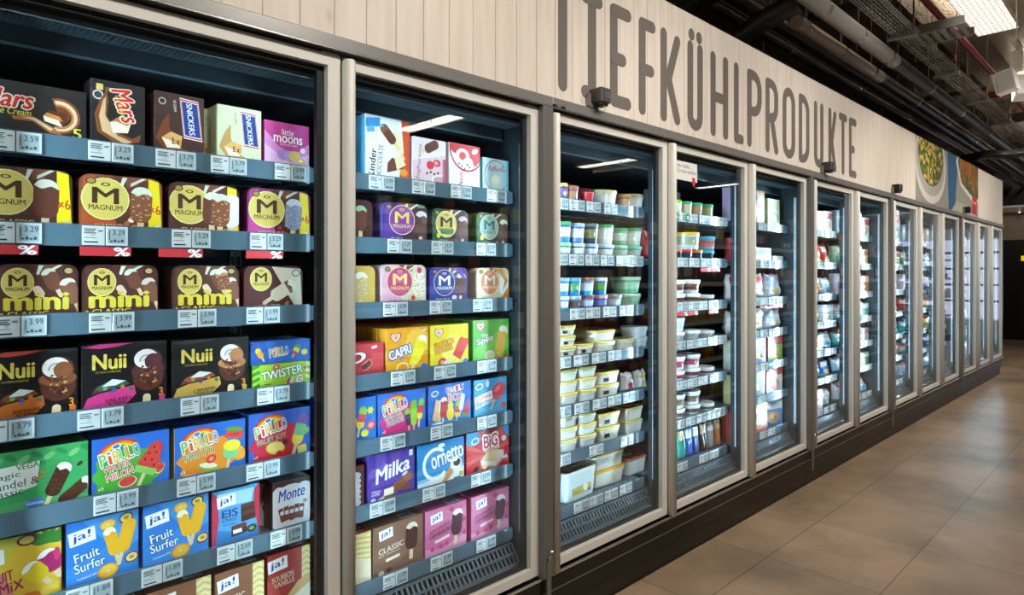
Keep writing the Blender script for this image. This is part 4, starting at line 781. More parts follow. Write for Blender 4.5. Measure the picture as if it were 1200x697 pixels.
run(1, 5, [
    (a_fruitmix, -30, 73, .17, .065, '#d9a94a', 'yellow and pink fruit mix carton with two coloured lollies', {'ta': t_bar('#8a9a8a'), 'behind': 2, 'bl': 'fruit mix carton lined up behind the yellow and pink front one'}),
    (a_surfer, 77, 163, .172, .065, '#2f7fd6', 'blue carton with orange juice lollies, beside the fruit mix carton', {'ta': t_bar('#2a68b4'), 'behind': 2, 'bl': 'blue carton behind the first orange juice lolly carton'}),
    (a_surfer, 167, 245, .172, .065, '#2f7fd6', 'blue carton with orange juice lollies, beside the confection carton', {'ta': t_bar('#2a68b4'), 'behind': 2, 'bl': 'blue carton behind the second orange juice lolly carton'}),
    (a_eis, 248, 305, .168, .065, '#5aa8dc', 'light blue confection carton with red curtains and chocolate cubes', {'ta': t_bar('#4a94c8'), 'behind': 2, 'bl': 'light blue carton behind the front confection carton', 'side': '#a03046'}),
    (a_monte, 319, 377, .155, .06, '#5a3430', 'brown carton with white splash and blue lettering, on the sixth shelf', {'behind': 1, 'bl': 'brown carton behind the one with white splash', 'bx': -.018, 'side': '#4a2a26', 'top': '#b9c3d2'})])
run(1, 6, [
    (a_waf, 92, 168, .195, .085, '#8a5a40', 'brown wafer ice carton at the bottom, beside its twin', {'ta': t_bar('#7a4c36')}),
    (a_waf, 171, 248, .195, .085, '#8a5a40', 'brown wafer ice carton between its twin and the other brown one', {'ta': t_bar('#7a4c36'), 'behind': 1, 'bl': 'brown wafer carton behind the middle wafer carton'}),
    (a_waf, 251, 310, .19, .085, '#8a5a40', 'brown wafer ice carton beside the dark red vanilla carton', {'ta': t_bar('#7a4c36'), 'behind': 1, 'bl': 'brown wafer carton behind the one beside the red carton'}),
    (a_bv, 313, 374, .195, .085, '#b03a35', 'dark red vanilla wafer carton on the bottom shelf', {'ta': t_bar('#8f2f2c'), 'behind': 1, 'bl': 'dark red carton behind the front vanilla wafer carton'})])
run(2, 0, [
    (a_kinder, 427, 481, .22, .07, '#e6eef2', 'tall white and orange chocolate ice carton, tallest on its shelf', {'side': '#5fb2e2', 'rz': .03}),
    (a_yogur, 483, 523, .178, .06, '#e9c9d4', 'pale pink yoghurt strawberry carton beside the tall white one', {'rz': .02}),
    (a_raff_r, 526, 563, .18, .06, '#f0eae8', 'white carton with a red sweep and coconut sweet', {'rz': .02}),
    (a_raff_b, 565, 600, .148, .05, '#a9d6dc', 'small pale blue coconut carton at the shelf end', {'rz': .03, 'side': '#7fbac4'})])
run(2, 1, [
    (a_mag_p, 404, 437, .148, .1, MS, 'brown carton with a nutty lolly, mostly hidden by the door handle', dict(MG)),
    (a_mag_k, 449, 500, .15, .1, '#4a2c6a', 'purple and brown carton with a round violet badge', dict(MG, side='#5b4a9a', rz=-.04)),
    (a_mag_v, 506, 549, .143, .1, '#24452f', 'dark green and brown vegan carton with raspberries', dict(MG)),
    (a_mag_g, 558, 595, .143, .1, '#2f5a3a', 'dark green and brown carton with pale teal badge and nutty lolly', dict(MG, side='#4a6a2f'))])
run(2, 2, [
    (a_mag_gold, 404, 440, .145, .1, '#d2b45a', 'gold carton with a blond nutty lolly by the handle', dict(MG)),
    (a_mag_e, 447, 499, .15, .1, '#d9c4bd', 'cream and pink carton with a round pink badge', dict(MG, side='#d8b4c2', rz=-.03)),
    (a_mag_d, 503, 548, .142, .1, '#3a3490', 'deep blue and violet double chocolate carton', dict(MG)),
    (a_mag_w, 558, 598, .142, .1, '#e4d6b4', 'cream and orange carton with a white lolly', dict(MG, side='#c9b890'))])
run(2, 3, [
    (a_hippo, 390, 450, .125, .06, '#d24a52', 'coral red wafer carton partly hidden by the door handle', {'behind': 1, 'bl': 'coral red carton behind the front wafer carton'}),
    (a_capri, 452, 502, .165, .05, '#e8a01f', 'orange carton with a yellow orange-juice lolly and heart logo', {'behind': 4, 'bl': 'orange lolly carton lined up behind the front orange one', 'side': '#d9932a', 'top': '#c98a1f'}),
    (a_flutsch, 504, 549, .165, .05, '#ecd91f', 'yellow carton with a red hand-shaped lolly and heart logo', {'behind': 4, 'bl': 'yellow lolly carton lined up behind the front yellow one', 'top': '#c9c022'}),
    (a_split, 554, 597, .172, .05, '#58b83a', 'bright green carton with an orange split lolly and heart logo', {'behind': 4, 'bl': 'green lolly carton lined up behind the front green one', 'top': '#4aa032', 'side': '#4aa032'})])
run(2, 4, [
    (a_pir_p, 395, 441, .158, .06, '#2f78d0', 'blue carton with cactus and strawberry lollies by the handle', {'top': TB, 'behind': 2, 'bl': 'blue carton behind the cactus and strawberry carton'}),
    (a_pir_k, 443, 499, .16, .06, '#2f6fd0', 'blue carton with pink splash and three cactus lollies', {'top': TB, 'behind': 3, 'bl': 'blue carton lined up behind the pink-splash cactus carton'}),
    (a_family, 502, 552, .162, .06, '#2f70cc', 'blue family box carton with many kinds of lollies', {'top': TB, 'behind': 3, 'bl': 'blue carton lined up behind the family box'}),
    (a_gummi, 555, 594, .158, .05, '#3aa0d8', 'light blue carton with a red raspberry lolly', {'top': '#2f86b8', 'behind': 3, 'bl': 'light blue carton lined up behind the raspberry lolly carton', 'side': '#2f86b8'})])
run(2, 5, [
    (a_brown, 390, 427, .15, .06, '#6a3a34', 'brown carton edge with white waves beside the purple carton'),
    (a_milka, 431, 486, .172, .065, '#5a3fa0', 'purple carton with chocolate lollies and white script', {'top': '#43327a', 'behind': 2, 'bl': 'purple carton lined up behind the front purple one'}),
    (a_cornetto, 489, 544, .168, .07, '#2f8fd2', 'blue and white ice cream cone carton', {'top': '#6aa8d8', 'side': '#1f6aa8', 'behind': 1, 'bl': 'blue carton behind the cone carton'}),
    (a_big, 546, 600, .172, .06, '#cf2b2b', 'red and blue sandwich ice carton', {'top': '#a8262c', 'behind': 3, 'bl': 'red carton lined up behind the sandwich ice carton'})])
run(2, 6, [
    (a_van, 385, 435, .178, .07, '#b03a35', 'red and beige wafer carton by the handle, on the bottom shelf', {'ta': t_bar('#8f2f2c')}),
    (a_jac, 437, 496, .178, .06, '#8a6654', 'brown chocolate lolly carton on the bottom shelf, beside the pink ones', {'ta': t_bar('#7d5a4a'), 'behind': 2, 'bl': 'brown carton lined up behind the front chocolate lolly carton'}),
    (a_jah, 498, 547, .178, .06, '#cf6a98', 'pink raspberry yoghurt lolly carton beside the brown carton', {'ta': t_bar('#b84f86'), 'behind': 2, 'bl': 'pink carton lined up behind the first raspberry yoghurt carton'}),
    (a_jah, 552, 597, .178, .07, '#cf6a98', 'pink raspberry yoghurt lolly carton at the far shelf end', {'ta': t_bar('#b84f86')})])
# ------------------------------------------------------------------ tubs, jars, bags
def round_tub(name, r, h, body, lid, band=None, taper=.82, clear=False, lidh=.014):
    mb = MB(); rb = r * taper; q = lambda t: rb + (r - rb) * t
    prof = [(.0001, .004), (rb * .93, .004), (rb * .97, 0), (rb, .002), (q(.2), h * .2), (q(.32), h * .32), (q(.78), h * .78), (q(.86), h * .86), (r, h - .004), (r * 1.02, h - .003), (r * 1.02, h)]
    bd = band or body; cols = [body] * 4 + [body, bd, bd, body, body, body]
    mb.lathe(prof, PLAS, cols, 26)
    if band: 
        for k in range(3): a = -PI / 2 + (k - 1) * 2.0; x, y = q(.55) * math.cos(a), q(.55) * math.sin(a); M = Matrix(((-math.sin(a), 0, math.cos(a), x * 1.012), (math.cos(a), 0, math.sin(a), y * 1.012), (0, 1, 0, 0), (0, 0, 0, 1))); A = Art(r * .8, h * .3, PLAS); A.ell(.5, .5, .16 if r > .03 else .3, .45, '#f2f2ea'); M[2][3] = h * .4; M[0][3] -= -math.sin(a) * r * .4; M[1][3] -= math.cos(a) * r * .4; A.onto(mb, M)
    o = mb.build(name); l = MB(); l.lathe([(r * 1.03, 0), (r * 1.05, .001), (r * 1.05, lidh * .8), (r * 1.02, lidh), (r * .93, lidh), (r * .91, lidh * .7), (.0001, lidh * .7)], PLAS, [lid] * 6, 26)
    l = l.build('lid', o); l.location = (0, 0, h + .0002); o['h'] = h + lidh; return o
def box_tub(name, w, d, h, body, lid, top, clear=False, front=None):
    mb = MB(); sq = (w, d, .022)
    mb.lathe([(.02, .003), (.86, .003), (.885, 0), (.905, .004), (.95, h * .55), (.975, h - .012), (1.0, h - .011), (1.0, h - .004)], PLAS, [body] * 8, sq=sq)
    A = Art(w * .62, h * .5, PLAS)
    if front: front(A)
    M = Matrix(((1, 0, 0, -w * .31), (0, .06, -1, -d / 2 * .965 - .0004), (0, 1, .06, h * .2), (0, 0, 0, 1))); A.onto(mb, M, 4e-5)
    o = mb.build(name); l = MB()
    l.lathe([(1.015, 0), (1.025, .002), (1.025, .008), (.99, .011), (.9, .011), (.885, .0095), (.02, .0095)], PLAS, [lid] * 4 + [top, top], sq=sq)
    if top != lid: a = Art(w * .6, d * .5, PLAS); a.ell(.3, .5, .22, .3, '#d9cfa6'); a.ell(.6, .55, .1, .14, '#c9b27a'); a.rect(.5, .2, .9, .34, '#e9e2d0'); a.onto(l, Matrix(((1, 0, 0, -w * .3), (0, 1, 0, -d * .25), (0, 0, 1, .0096), (0, 0, 0, 1))))
    l = l.build('lid', o); l.location = (0, 0, h - .0035); o['h'] = h + .0075; return o
def bag(name, w, h, t, cf, seed=0, flop=0.0):
    """pillow bag with crimped ends; cf(u,v,front) gives the print"""
    rr = random.Random(seed); nu, nv = 14, 18; mb = MB(); ph = [rr.uniform(0, 6.28) for _ in range(6)]
    grids = []
    for sgn in (-1, 1):
        g = []
        for j in range(nv + 1):
            v = j / nv; row = []
            for i in range(nu + 1):
                u = i / nu; e = max(0, min(1, min(v, 1 - v) * 7)) ** .6 * max(0, min(1, min(u, 1 - u) * 5)) ** .5 if True else 0
                bul = e * (1 - .25 * v) * (1 + .16 * math.sin(7 * u + ph[0]) * math.sin(6 * v + ph[1]) + .1 * math.sin(15 * u + ph[2] + 5 * v) + .07 * math.sin(19 * v + ph[3]))
                wob = 1 - .05 * math.sin(PI * v) + .02 * math.sin(9 * v + ph[4])
                x = (u - .5) * w * wob; y = sgn * t / 2 * bul + flop * v * v; z = h * (v - .02 * math.sin(PI * u) * (1 if v > .9 else 0)) + .004 * math.sin(11 * u + ph[5]) * (1 if v > .93 else 0)
                row.append((x, y, max(z, 0)))
            g.append(row)
        grids.append(g)
    for gi, g in enumerate(grids):
        vs = [p for r_ in g for p in r_]; fs, cs = [], []
        for j in range(nv):
            for i in range(nu):
                a = j * (nu + 1) + i; q = (a, a + 1, a + nu + 2, a + nu + 1); fs.append(q if gi == 0 else q[::-1]); cs.append(cf((i + .5) / nu, (j + .5) / nv, gi == 0))
        mb.add(vs, fs, FILM, cs, True)
    o = mb.build(name); o['h'] = h; return o
def print_bag(base, head, blob, dot, lo=None):
    def cf(u, v, fr):
        if v > .95 or v < .05: return base
        if fr and (u - .5) ** 2 / .06 + (v - .3) ** 2 / .03 < 1: return blob
        if fr and (u - .3) ** 2 / .01 + (v - .82) ** 2 / .006 < 1: return dot
        if v > .6 and abs(u - .5) < .42 and v < .9: return head
        if lo and v < .16: return lo
        return base
    return cf
def stack(make, n, k, x, y, count, labs, cat, group=None, rz=0.0):
    """one on another; make() gives a new one, copies share its mesh"""
    z = 0; first = None
    for i in range(count):
        o = make() if first is None else dup(first, (0, 0, 0)); first = first or o
        put(o, n, k, x, y, rz + (R.uniform(-.05, .05) if i else 0), z); z += first['h'] + .0006; tag(o, labs[i] if isinstance(labs, list) else labs, cat, group if isinstance(labs, list) else group)
# ---- third door: ice cream tubs.  px = photo column of the middle of the front
T3 = 'third-door ice cream tubs'
def tub(n, k, px, wpx, h, body, lid, band, lab, y=None, z=0.0, cat='ice cream tub', grp=None, name='ice_cream_tub', taper=.84):
    yy = RAILY + .02 if y is None else y; w = sx(px + wpx / 2, yy) - sx(px - wpx / 2, yy); r = w / 2.06
    if z == 0 and k in (1, 2) and n == 3: h = .044
    elif z == 0: h -= .022
    if z == 'on': z, h = .0592, h + .012
    o = round_tub(name, r, h, body, lid, band, taper); put(o, n, k, sx(px, yy), yy + r * 1.06, R.uniform(-.4, .4), z); tag(o, lab, cat, grp or T3); return o
YB = .30
tub(3, 0, 671, 17, 0.122, '#b03030', '#c23a3a', '#d85a52', 'large red tub at the back of the top shelf behind the third door', YB + .06, grp=T3)
tub(3, 0, 690, 16, 0.119, '#b8424a', '#c23a42', None, 'plain red tub at the back of the top shelf, beside the red one', YB + .07)
tub(3, 0, 714, 17, 0.124, '#cfd8da', '#c9cfa0', '#e2e6e6', 'large white tub with greenish lid at the back of the top shelf', YB + .05)
tub(3, 0, 664, 9, 0.084, '#5b3f8a', '#d9cf6a', '#7a5aa6', 'small purple tub with yellow lid on the top shelf')
tub(3, 0, 676, 12, 0.079, '#8a5a44', '#9a6a50', '#b98a6a', 'small brown tub on the top shelf beside the purple one')
tub(3, 0, 694, 10, 0.062, '#c23038', '#c8363c', None, 'flat red tub lying low on the top shelf')
tub(3, 0, 720, 18, 0.084, '#dfe3e0', '#c9b27a', '#eef0ea', 'white tub with gold lid, bigger one on the top shelf')
tub(3, 0, 738, 10, 0.076, '#a97a5a', '#c9a06a', '#d2b090', 'small tan tub between the two white gold-lidded tubs')
tub(3, 0, 752, 16, 0.084, '#dfe3e0', '#c9b27a', '#eef0ea', 'white tub with gold lid at the far end of the top shelf')
for z, w_ in ((0, 'lower'), ('on', 'upper')):
    s = 'lower row' if z == 0 else 'stacked on top'
    L2 = lambda c: f'{c} on the second shelf, third door, {s}'
    tub(3, 1, 667, 15, .058, '#2f86c8' if z else '#3a8a5a', '#4aa86a' if z else '#8fc49a', '#cfe0ea', L2('blue and white tub with green lid' if z else 'green cow-print tub with pale lid'), z=z)
    tub(3, 1, 683, 13, .055, '#4a6fb0' if z else '#6a4a3a', '#9ab6d8' if z else '#a8b6c4', '#c9d2e2', L2('slim mid-blue tub' if z else 'brown and white tub'), z=z)
    tub(3, 1, 699, 15, .058, '#2f3a44' if z else '#3f7ab8', '#5a6a74' if z else '#9ac0dc', '#7a8a5a' if z else '#e2e8ee', L2('dark patterned tub' if z else 'bright blue tub with white badge'), z=z)
    tub(3, 1, 717, 16, .06 if z else .055, '#d3e0d4' if z else '#3f8fd0', '#3fa05f' if z else '#cfdfe8', '#e6efe6', L2('white tub with green lid' if z else 'sky blue tub with whitish lid'), z=z)
    tub(3, 1, 734, 14, .05, '#7fb08a' if z else '#8fd0ae', '#4aa86a' if z else '#aadfc4', '#c9dccf', L2('sage green tub' if z else 'mint green tub'), z=z)
    tub(3, 1, 750, 16, .055, '#dbe4d8' if z else '#7fd2aa', '#5ab87a' if z else '#a8e2c6', '#eef2e8' if z else '#d6efe2', L2('cream tub with leaf green lid' if z else 'bright mint tub'), z=z)
    L3 = lambda c: f'{c} on the third shelf, third door, {s}'
    cc = [('#2f86c8', '#7fb4dc', '#d6e6f2', 'blue tub with milky badge'), ('#2a78c0', '#5a9ad0', '#3f8a4a', 'blue tub with green meadow band'), ('#3a90d2', '#a85a44', '#cfe2f0', 'blue tub with copper lid'), ('#2f80c8', '#c9d4dc', '#5a9a4a', 'blue tub with grey lid')]
    for i, px in enumerate((665, 679, 694, 710)):
        b_, l_, bd, nm = cc[i] if z else [('#4aa0d0', '#dfe8ee', '#e6eef2', 'pale blue tub with white lid'), ('#3a78b0', '#9aa6b0', '#6a5040', 'blue tub with brown band'), ('#3f8ad0', '#8a4a54', '#d2e2f0', 'blue tub with dark red lid'), ('#8a3a5a', '#c9a0b0', '#5a8ad0', 'berry red tub with pinkish lid')][i]
        tub(3, 2, px, 13, .06 if z else .05, b_, l_, bd, L3(nm), z=z if z == 0 else .0592)
    if z == 0: tub(3, 2, 727, 14, .05, '#7fb0d8', '#a88a7a', '#dbe6ee', L3('powder blue tub with tan lid'))
    tub(3, 2, 748, 21, .062 if z else .052, '#7fd2a4' if z else '#bfe6cc', '#d2e8d8', '#a8e0bc', L3('wide mint green tub' if z else 'wide pale mint tub'), z=z if z == 0 else .0592)
b = [bag('frozen_fruit_bag', .06, .15, .05, print_bag('#b02a34', '#c23a42', '#d8646a', '#e8c0c0'), 5)]
put(b[0], 4, 1, sh0(4) + .05, .21); tag(b[0], 'red plastic bag on the second shelf beside the mint tubs', 'food bag')
# rectangular ice cream boxes
def rtub(n, k, px, wpx, h, d, body, lid, top, count, labs, y=None, front=None, rz=0.0, cat='ice cream box', grp='rectangular ice cream boxes behind the third door'):
    yy = .162 if y is None else y; x0, x1 = sx(px - wpx / 2, yy), sx(px + wpx / 2, yy); w = (x1 - x0) * .97
    stack(lambda: box_tub('ice_cream_box', w, d, h, body, lid, top, front=front), n, k, (x0 + x1) / 2, yy + d / 2 + .004, count, labs, cat, grp, rz)
def fr_plain(A): A.rect(0, .1, .42, .9, '#3a3230'); A.ell(.6, .5, .1, .36, '#e0c77a')
def fr_ja(A):
    A.rect(0, 0, 1, 1, '#c2b26a'); A.poly([(0, .5), (.5, .7), (.5, 1), (0, 1)], '#cfd8d8'); A.ja(.16, .72, 1.1, 4); A.ell(.7, .45, .3, .36, '#f2e8c2'); A.arc(.66, .46, .26, .32, 20, 160, '#6a4a2a'); A.text('VANILLE', .06, .14, .44, .3, '#8a6a3a', bold=.02); A.rect(.82, .06, .96, .2, '#3f6ab0')
CR, YL, DKT = '#e8e2cc', '#e0c860', '#55503f'
S4 = 'fourth shelf, third door'
rtub(3, 3, 668, 20, .036, .15, CR, YL, DKT, 3, [f'cream box with yellow lid, {w} of the stack beside the handle, {S4}' for w in ('lowest', 'middle', 'topmost')], front=fr_plain)
rtub(3, 3, 689, 19, .04, .15, CR, YL, DKT, 1, [f'single low cream box with yellow lid, {S4}'], front=fr_plain)
rtub(3, 3, 712, 24, .04, .15, '#e9e4d2', '#d9c06a', '#a98a52', 2, [f'cream box with tan lid, {w} of the pair mid-shelf, {S4}' for w in ('lower', 'upper')], y=.17)
rtub(3, 3, 737, 18, .04, .12, '#e6e2d2', '#c9b87a', '#8a7a52', 1, [f'small cream box with khaki lid, {S4}'])
rtub(3, 3, 754, 15, .04, .1, '#d9dfe0', '#cfd8da', '#e4e9ea', 2, [f'whitish clear-lidded box, {w} of the far pair, {S4}' for w in ('lower', 'upper')])
S5 = 'fifth shelf, third door'
rtub(3, 4, 670, 20, .0405, .15, '#dfe0d8', YL, '#cfa842', 3, [f'pale box with yellow lid, {w} of the first stack, {S5}' for w in ('lowest', 'middle', 'topmost')])
rtub(3, 4, 692, 20, .041, .15, '#dcdcd6', '#e2cc6a', '#8f7a3a', 3, [f'pale box with yellow lid, {w} of the second stack, {S5}' for w in ('lowest', 'middle', 'topmost')])
rtub(3, 4, 716, 25, .047, .14, '#d9d6c2', YL, '#4a463c', 2, [f'dark-topped box with yellow lid, {w} of the pair mid-shelf, {S5}' for w in ('lower', 'upper')], front=fr_plain)
S6 = 'sixth shelf, third door'
rtub(3, 5, 670, 20, .0415, .15, '#e2e3db', '#e2cf72', '#4a4a44', 3, [f'ivory box with yellow lid, {w} of the first stack, {S6}' for w in ('lowest', 'middle', 'topmost')])
rtub(3, 5, 692, 20, .04, .15, '#d6dad6', '#e0cd70', '#3f4240', 3, [f'ivory box with yellow lid, {w} of the second stack, {S6}' for w in ('lowest', 'middle', 'topmost')])
rtub(3, 5, 717, 25, .052, .14, '#d6d2be', YL, '#35322c', 2, [f'ivory box with near-black label, {w} of the pair mid-shelf, {S6}' for w in ('lower', 'upper')], front=fr_plain)
rtub(3, 5, 746, 20, .05, .12, '#e2e4de', '#d6c878', '#c0504a', 2, [f'white box with red label, {w} of the far pair, {S6}' for w in ('lower', 'upper')])
for i, (px, c) in enumerate(((737, '#d9cfd6'), (752, '#e2c88a'))):
    o = bag('frozen_food_bag', .075, .085, .06, print_bag('#d9e0e4', c, '#c23a52' if i == 0 else '#e0b43a', '#e9eef0'), 8 + i); put(o, 3, 4, sx(px, .18), .2, 0); tag(o, ('clear bag with pink print on the fifth shelf, third door', 'clear bag of yellow fruit on the fifth shelf, third door')[i], 'food bag', 'bags behind the third door')
rtub(3, 6, 682, 40, .115, .15, '#cfdde2', '#dfe8ea', '#6a6444', 1, ['large frosted white vanilla box with logo on the bottom shelf, third door'], front=fr_ja, rz=.06)
rtub(3, 6, 716, 36, .066, .16, '#e9e9dc', '#e2a82f', '#d8bf6a', 2, [f'white box with orange-yellow lid, {w} of the bottom pair, third door' for w in ('lower', 'upper')], front=lambda A: (A.ja(.3, .6, .8), A.ell(.72, .45, .22, .4, '#e6cf8a')), rz=-.06, y=.19)
rtub(3, 6, 748, 24, .07, .15, '#dfdfdc', '#b5614a', '#8a4a3c', 1, ['white box with rust red lid on the bottom shelf, third door'], y=.2)
rtub(3, 6, 664, 1, .05, .1, '#cfdde2', '#dfe8ea', '#a8b4b8', 0, []) if 0 else None
# ---- fourth door
T4 = 'tubs behind the fourth door'
for i, (px, c, l, nm) in enumerate(((798, '#cfe0b4', '#a8d02a', 'lime-lidded'), (810, '#b9a98a', '#2f9a5a', 'first green-lidded'), (822, '#a88a6a', '#3aa066', 'second green-lidded'), (835, '#9a9a6a', '#2f9a5a', 'third green-lidded'))):
    tub(4, 0, px, 10, .085, c, l, None, f'small clear jar, {nm} one, top shelf behind the fourth door', cat='ice cream jar', grp=T4, name='dessert_jar', taper=.9)
for i, (px, l, nm) in enumerate(((798, '#d9603a', 'orange-red lid at the near end'), (810, '#cf4a34', 'red lid'), (822, '#e0892f', 'orange lid'), (836, '#4ab4d0', 'turquoise lid'))):
    tub(4, 1, px, 11, .062, '#27384a', l, None, f'dark square-shouldered jar with {nm}, second shelf, fourth door', cat='ice cream jar', grp=T4, name='dessert_jar', taper=.96)
tub(4, 1, 818, 17, .075, '#b9c6c6', '#e0b82f', '#8a9a7a', 'tall clear jar with yellow lid stacked on the second shelf, fourth door', z=.0557, cat='ice cream jar', grp=T4, name='dessert_jar', taper=.92)
tub(4, 1, 837, 14, .06, '#7a98a8', '#3fb0d8', '#b05a5a', 'clear jar with blue lid stacked on the second shelf, fourth door', z=.0557, cat='ice cream jar', grp=T4, name='dessert_jar', taper=.92)
def deli(k, px, wpx, cnt, lab, c='#d8dfe2', band='#a8505a', h=.056):
    for j in range(cnt): tub(4, k, px, wpx, h, c, '#e6eef0', band, f'{lab}, {"upper" if j else "lower"} one, {ORD[k]} shelf, fourth door', z=j * (h - .022 + .0148), cat='dessert tub', grp=T4, name='dessert_tub')
for k, b1, nm in ((2, '#6a4038', 'brown and white'), (3, '#c9d2d6', 'milky white'), (4, '#a83a5a', 'berry'), (5, '#7a6a5a', 'mocha')):
    deli(k, 801, 14, 2, f'round {nm} dessert tub near the handle', band=b1); deli(k, 819, 14, 2 if k != 3 else 1, f'round {nm} dessert tub mid-shelf', band=b1); deli(k, 836, 13, 1, f'small {nm} dessert tub at the far end', band=b1, h=.045)
for i, (px, c, nm) in enumerate(((799, '#2f9a8a', 'teal'), (807, '#2f5fc0', 'royal blue'), (815, '#274a9a', 'dark blue'), (824, '#3a241c', 'dark brown'), (832, '#8f9aa2', 'silver'), (840, '#b06a35', 'copper'))):
    o = bag('bar_multipack', .062, .16, .03, print_bag(c, '#d9e2ea' if i in (1, 2, 4) else '#c9a87a', c, '#e9eef2'), 40 + i, .01); put(o, 4, 6, sx(px, .18), .185, R.uniform(-.2, .1)); tag(o, f'upright {nm} chocolate bar bag on the bottom shelf, fourth door', 'ice cream bar pack', 'bar packs behind the fourth door')
def simple_front(c, head, pic, dot=None, txt=None):
    def f(a):
        a.rect(0, 0, 1, 1, c); a.rect(.0, .62, 1, .92, head); a.ell(.5, .32, .36, .24, pic); a.ell(.44, .36, .16, .12, '#e9dcb4'); a.ell(.64, .28, .12, .1, '#c9803a')
        if dot: a.ell(.24, .78, .14, .12, dot)
        if txt: a.text(txt, .3, .7, .9, .85, '#ffffff', bold=.03)
    return f
def simple(n, k, x, w, h, d, c, head, pic, lab, y=YF, dz=0.0, rz=0.0, dot='#ffffff', cat='frozen food carton', grp=None, name='frozen_food_carton', behind=0):
    o = carton(name, w, h, d, c, simple_front(c, head, pic, dot), side=head); put(o, n, k, x, y, rz, dz); tag(o, lab, cat, grp)
    for j in range(behind):
        q = dup(o, (x, y + (d + .004) * (j + 1), o.location.z), rz); tag(q, 'carton behind: ' + lab, cat, grp)
x5 = sh0(5)
def sec5(k, dx, w, h, c, head, pic, lab, d=.05, **kw): simple(5, k, x5 + dx + w / 2, w, h, d, c, head, pic, lab + f', {ORD[k]} shelf of the fifth section', **kw)
sec5(0, .03, .15, .19, '#c9a6cc', '#d8b8d8', '#b070a0', 'lilac carton', grp='cartons in the fifth section')
sec5(0, .3, .15, .2, '#c26a22', '#d08a44', '#a8561c', 'orange carton with a white and blue badge', dot='#2f5fb0')
sec5(0, .5, .16, .165, '#c2ccb8', '#a9c07a', '#5a8a34', 'white carton with yellow and green bottles', dot='#e0c030')
sec5(1, .06, .2, .13, '#e4e0e0', '#cf3a3a', '#d9a08a', 'white carton with red heading')
sec5(1, .3, .24, .085, '#e6ece6', '#6ab06a', '#b0c49a', 'low white carton with green heading'); sec5(1, .57, .14, .04, '#d9e2e8', '#c9d6e0', '#d24a4a', 'small flat white carton')
for i, (dx, c, h_, nm) in enumerate(((.05, '#e9e4e4', '#cf2f3a', 'white bag with red stripe'), (.29, '#dfe8ea', '#c93a44', 'silvery bag with red stripe'), (.52, '#cfdcf0', '#a8bce0', 'pale blue bag'))):
    for k in (2, 3):
        o = bag('frozen_food_bag', .2, .15 if k == 2 else .13, .07, print_bag(c, h_ if k == 2 else '#e6eef2', '#c9b48a' if i else '#8fae6a', '#ffffff'), 60 + i + 7 * k); put(o, 5, k, x5 + dx + .1, .2); tag(o, f'{nm}, {ORD[k]} shelf of the fifth section', 'food bag', 'bags in the fifth section')
sec5(4, .04, .17, .165, '#d9c23a', '#e9e6d2', '#c9a83a', 'pale yellow carton'); sec5(4, .29, .18, .165, '#8fb8d6', '#b4cbdc', '#5f92bc', 'ice blue carton'); sec5(4, .5, .2, .163, '#7ab04a', '#cf3030', '#d9b84a', 'green and red pizza carton')
sec5(5, .04, .17, .165, '#cf3a34', '#dccb8a', '#e2b04a', 'red and yellow bread carton'); sec5(5, .28, .18, .16, '#a8bfd0', '#c2d2dc', '#7a9ebc', 'frosty white carton'); sec5(5, .48, .22, .165, '#dfe2dc', '#cf3030', '#b8302a', 'white carton with a red pizza')
sec5(6, .03, .16, .185, '#e0c84a', '#b83a3a', '#d9a03a', 'yellow and maroon carton'); sec5(6, .26, .24, .185, '#c9402f', '#e2d8c0', '#d98a4a', 'big red and orange carton', d=.1, rz=.05); sec5(6, .525, .18, .16, '#3f86c8', '#cfe0ee', '#d9a05a', 'blue carton leaning beside the big red one', y=YF + .02, rz=-.2)
# grey cartons behind the jars of the fourth door, and cartons queueing
for i, (dx, nm) in enumerate(((.36, 'nearer'), (.5, 'further'))): simple(4, 0, sh0(4) + dx, .12, .15, .06, '#8fa2ae', '#9aaab4', '#7d909c', f'grey-blue carton standing behind the jars, {nm} of the two', y=.32, dot=None)
# ---- the far sections: bags and cartons seen at a flat angle
PAL = [('white', '#cdd5d8', '#c23a44', '#8fae5a'), ('pale blue', '#a8cfe8', '#e2ecf2', '#5a9ac8'), ('green', '#4a9a5a', '#d9e6c2', '#8fc26a'), ('red', '#c8353a', '#e9dcd4', '#e0a04a'), ('yellow', '#e0c544', '#c9402f', '#e9e2c0'), ('turquoise', '#4ab4b4', '#dff0ee', '#2f8a94'), ('lilac', '#b9a6d2', '#e6e0f0', '#8a6ab4'), ('orange', '#dd8232', '#f0e0c0', '#c95a2a'), ('silver', '#b4bfc6', '#e2e8ec', '#7a98a8'), ('mint', '#a2d8bc', '#e6f2ea', '#5aa87a'), ('pink', '#d98aa4', '#f2e0e6', '#b84a6a'), ('deep blue', '#2f5fb0', '#d6e2f0', '#e0c04a')]
NTH = {6: 'sixth', 7: 'seventh', 8: 'eighth', 9: 'ninth', 10: 'tenth', 11: 'eleventh', 12: 'twelfth', 13: 'last'}
WPAL = [0, 1, 8, 9, 0, 2, 3, 1, 8, 4, 6, 0, 7, 5, 10, 11]
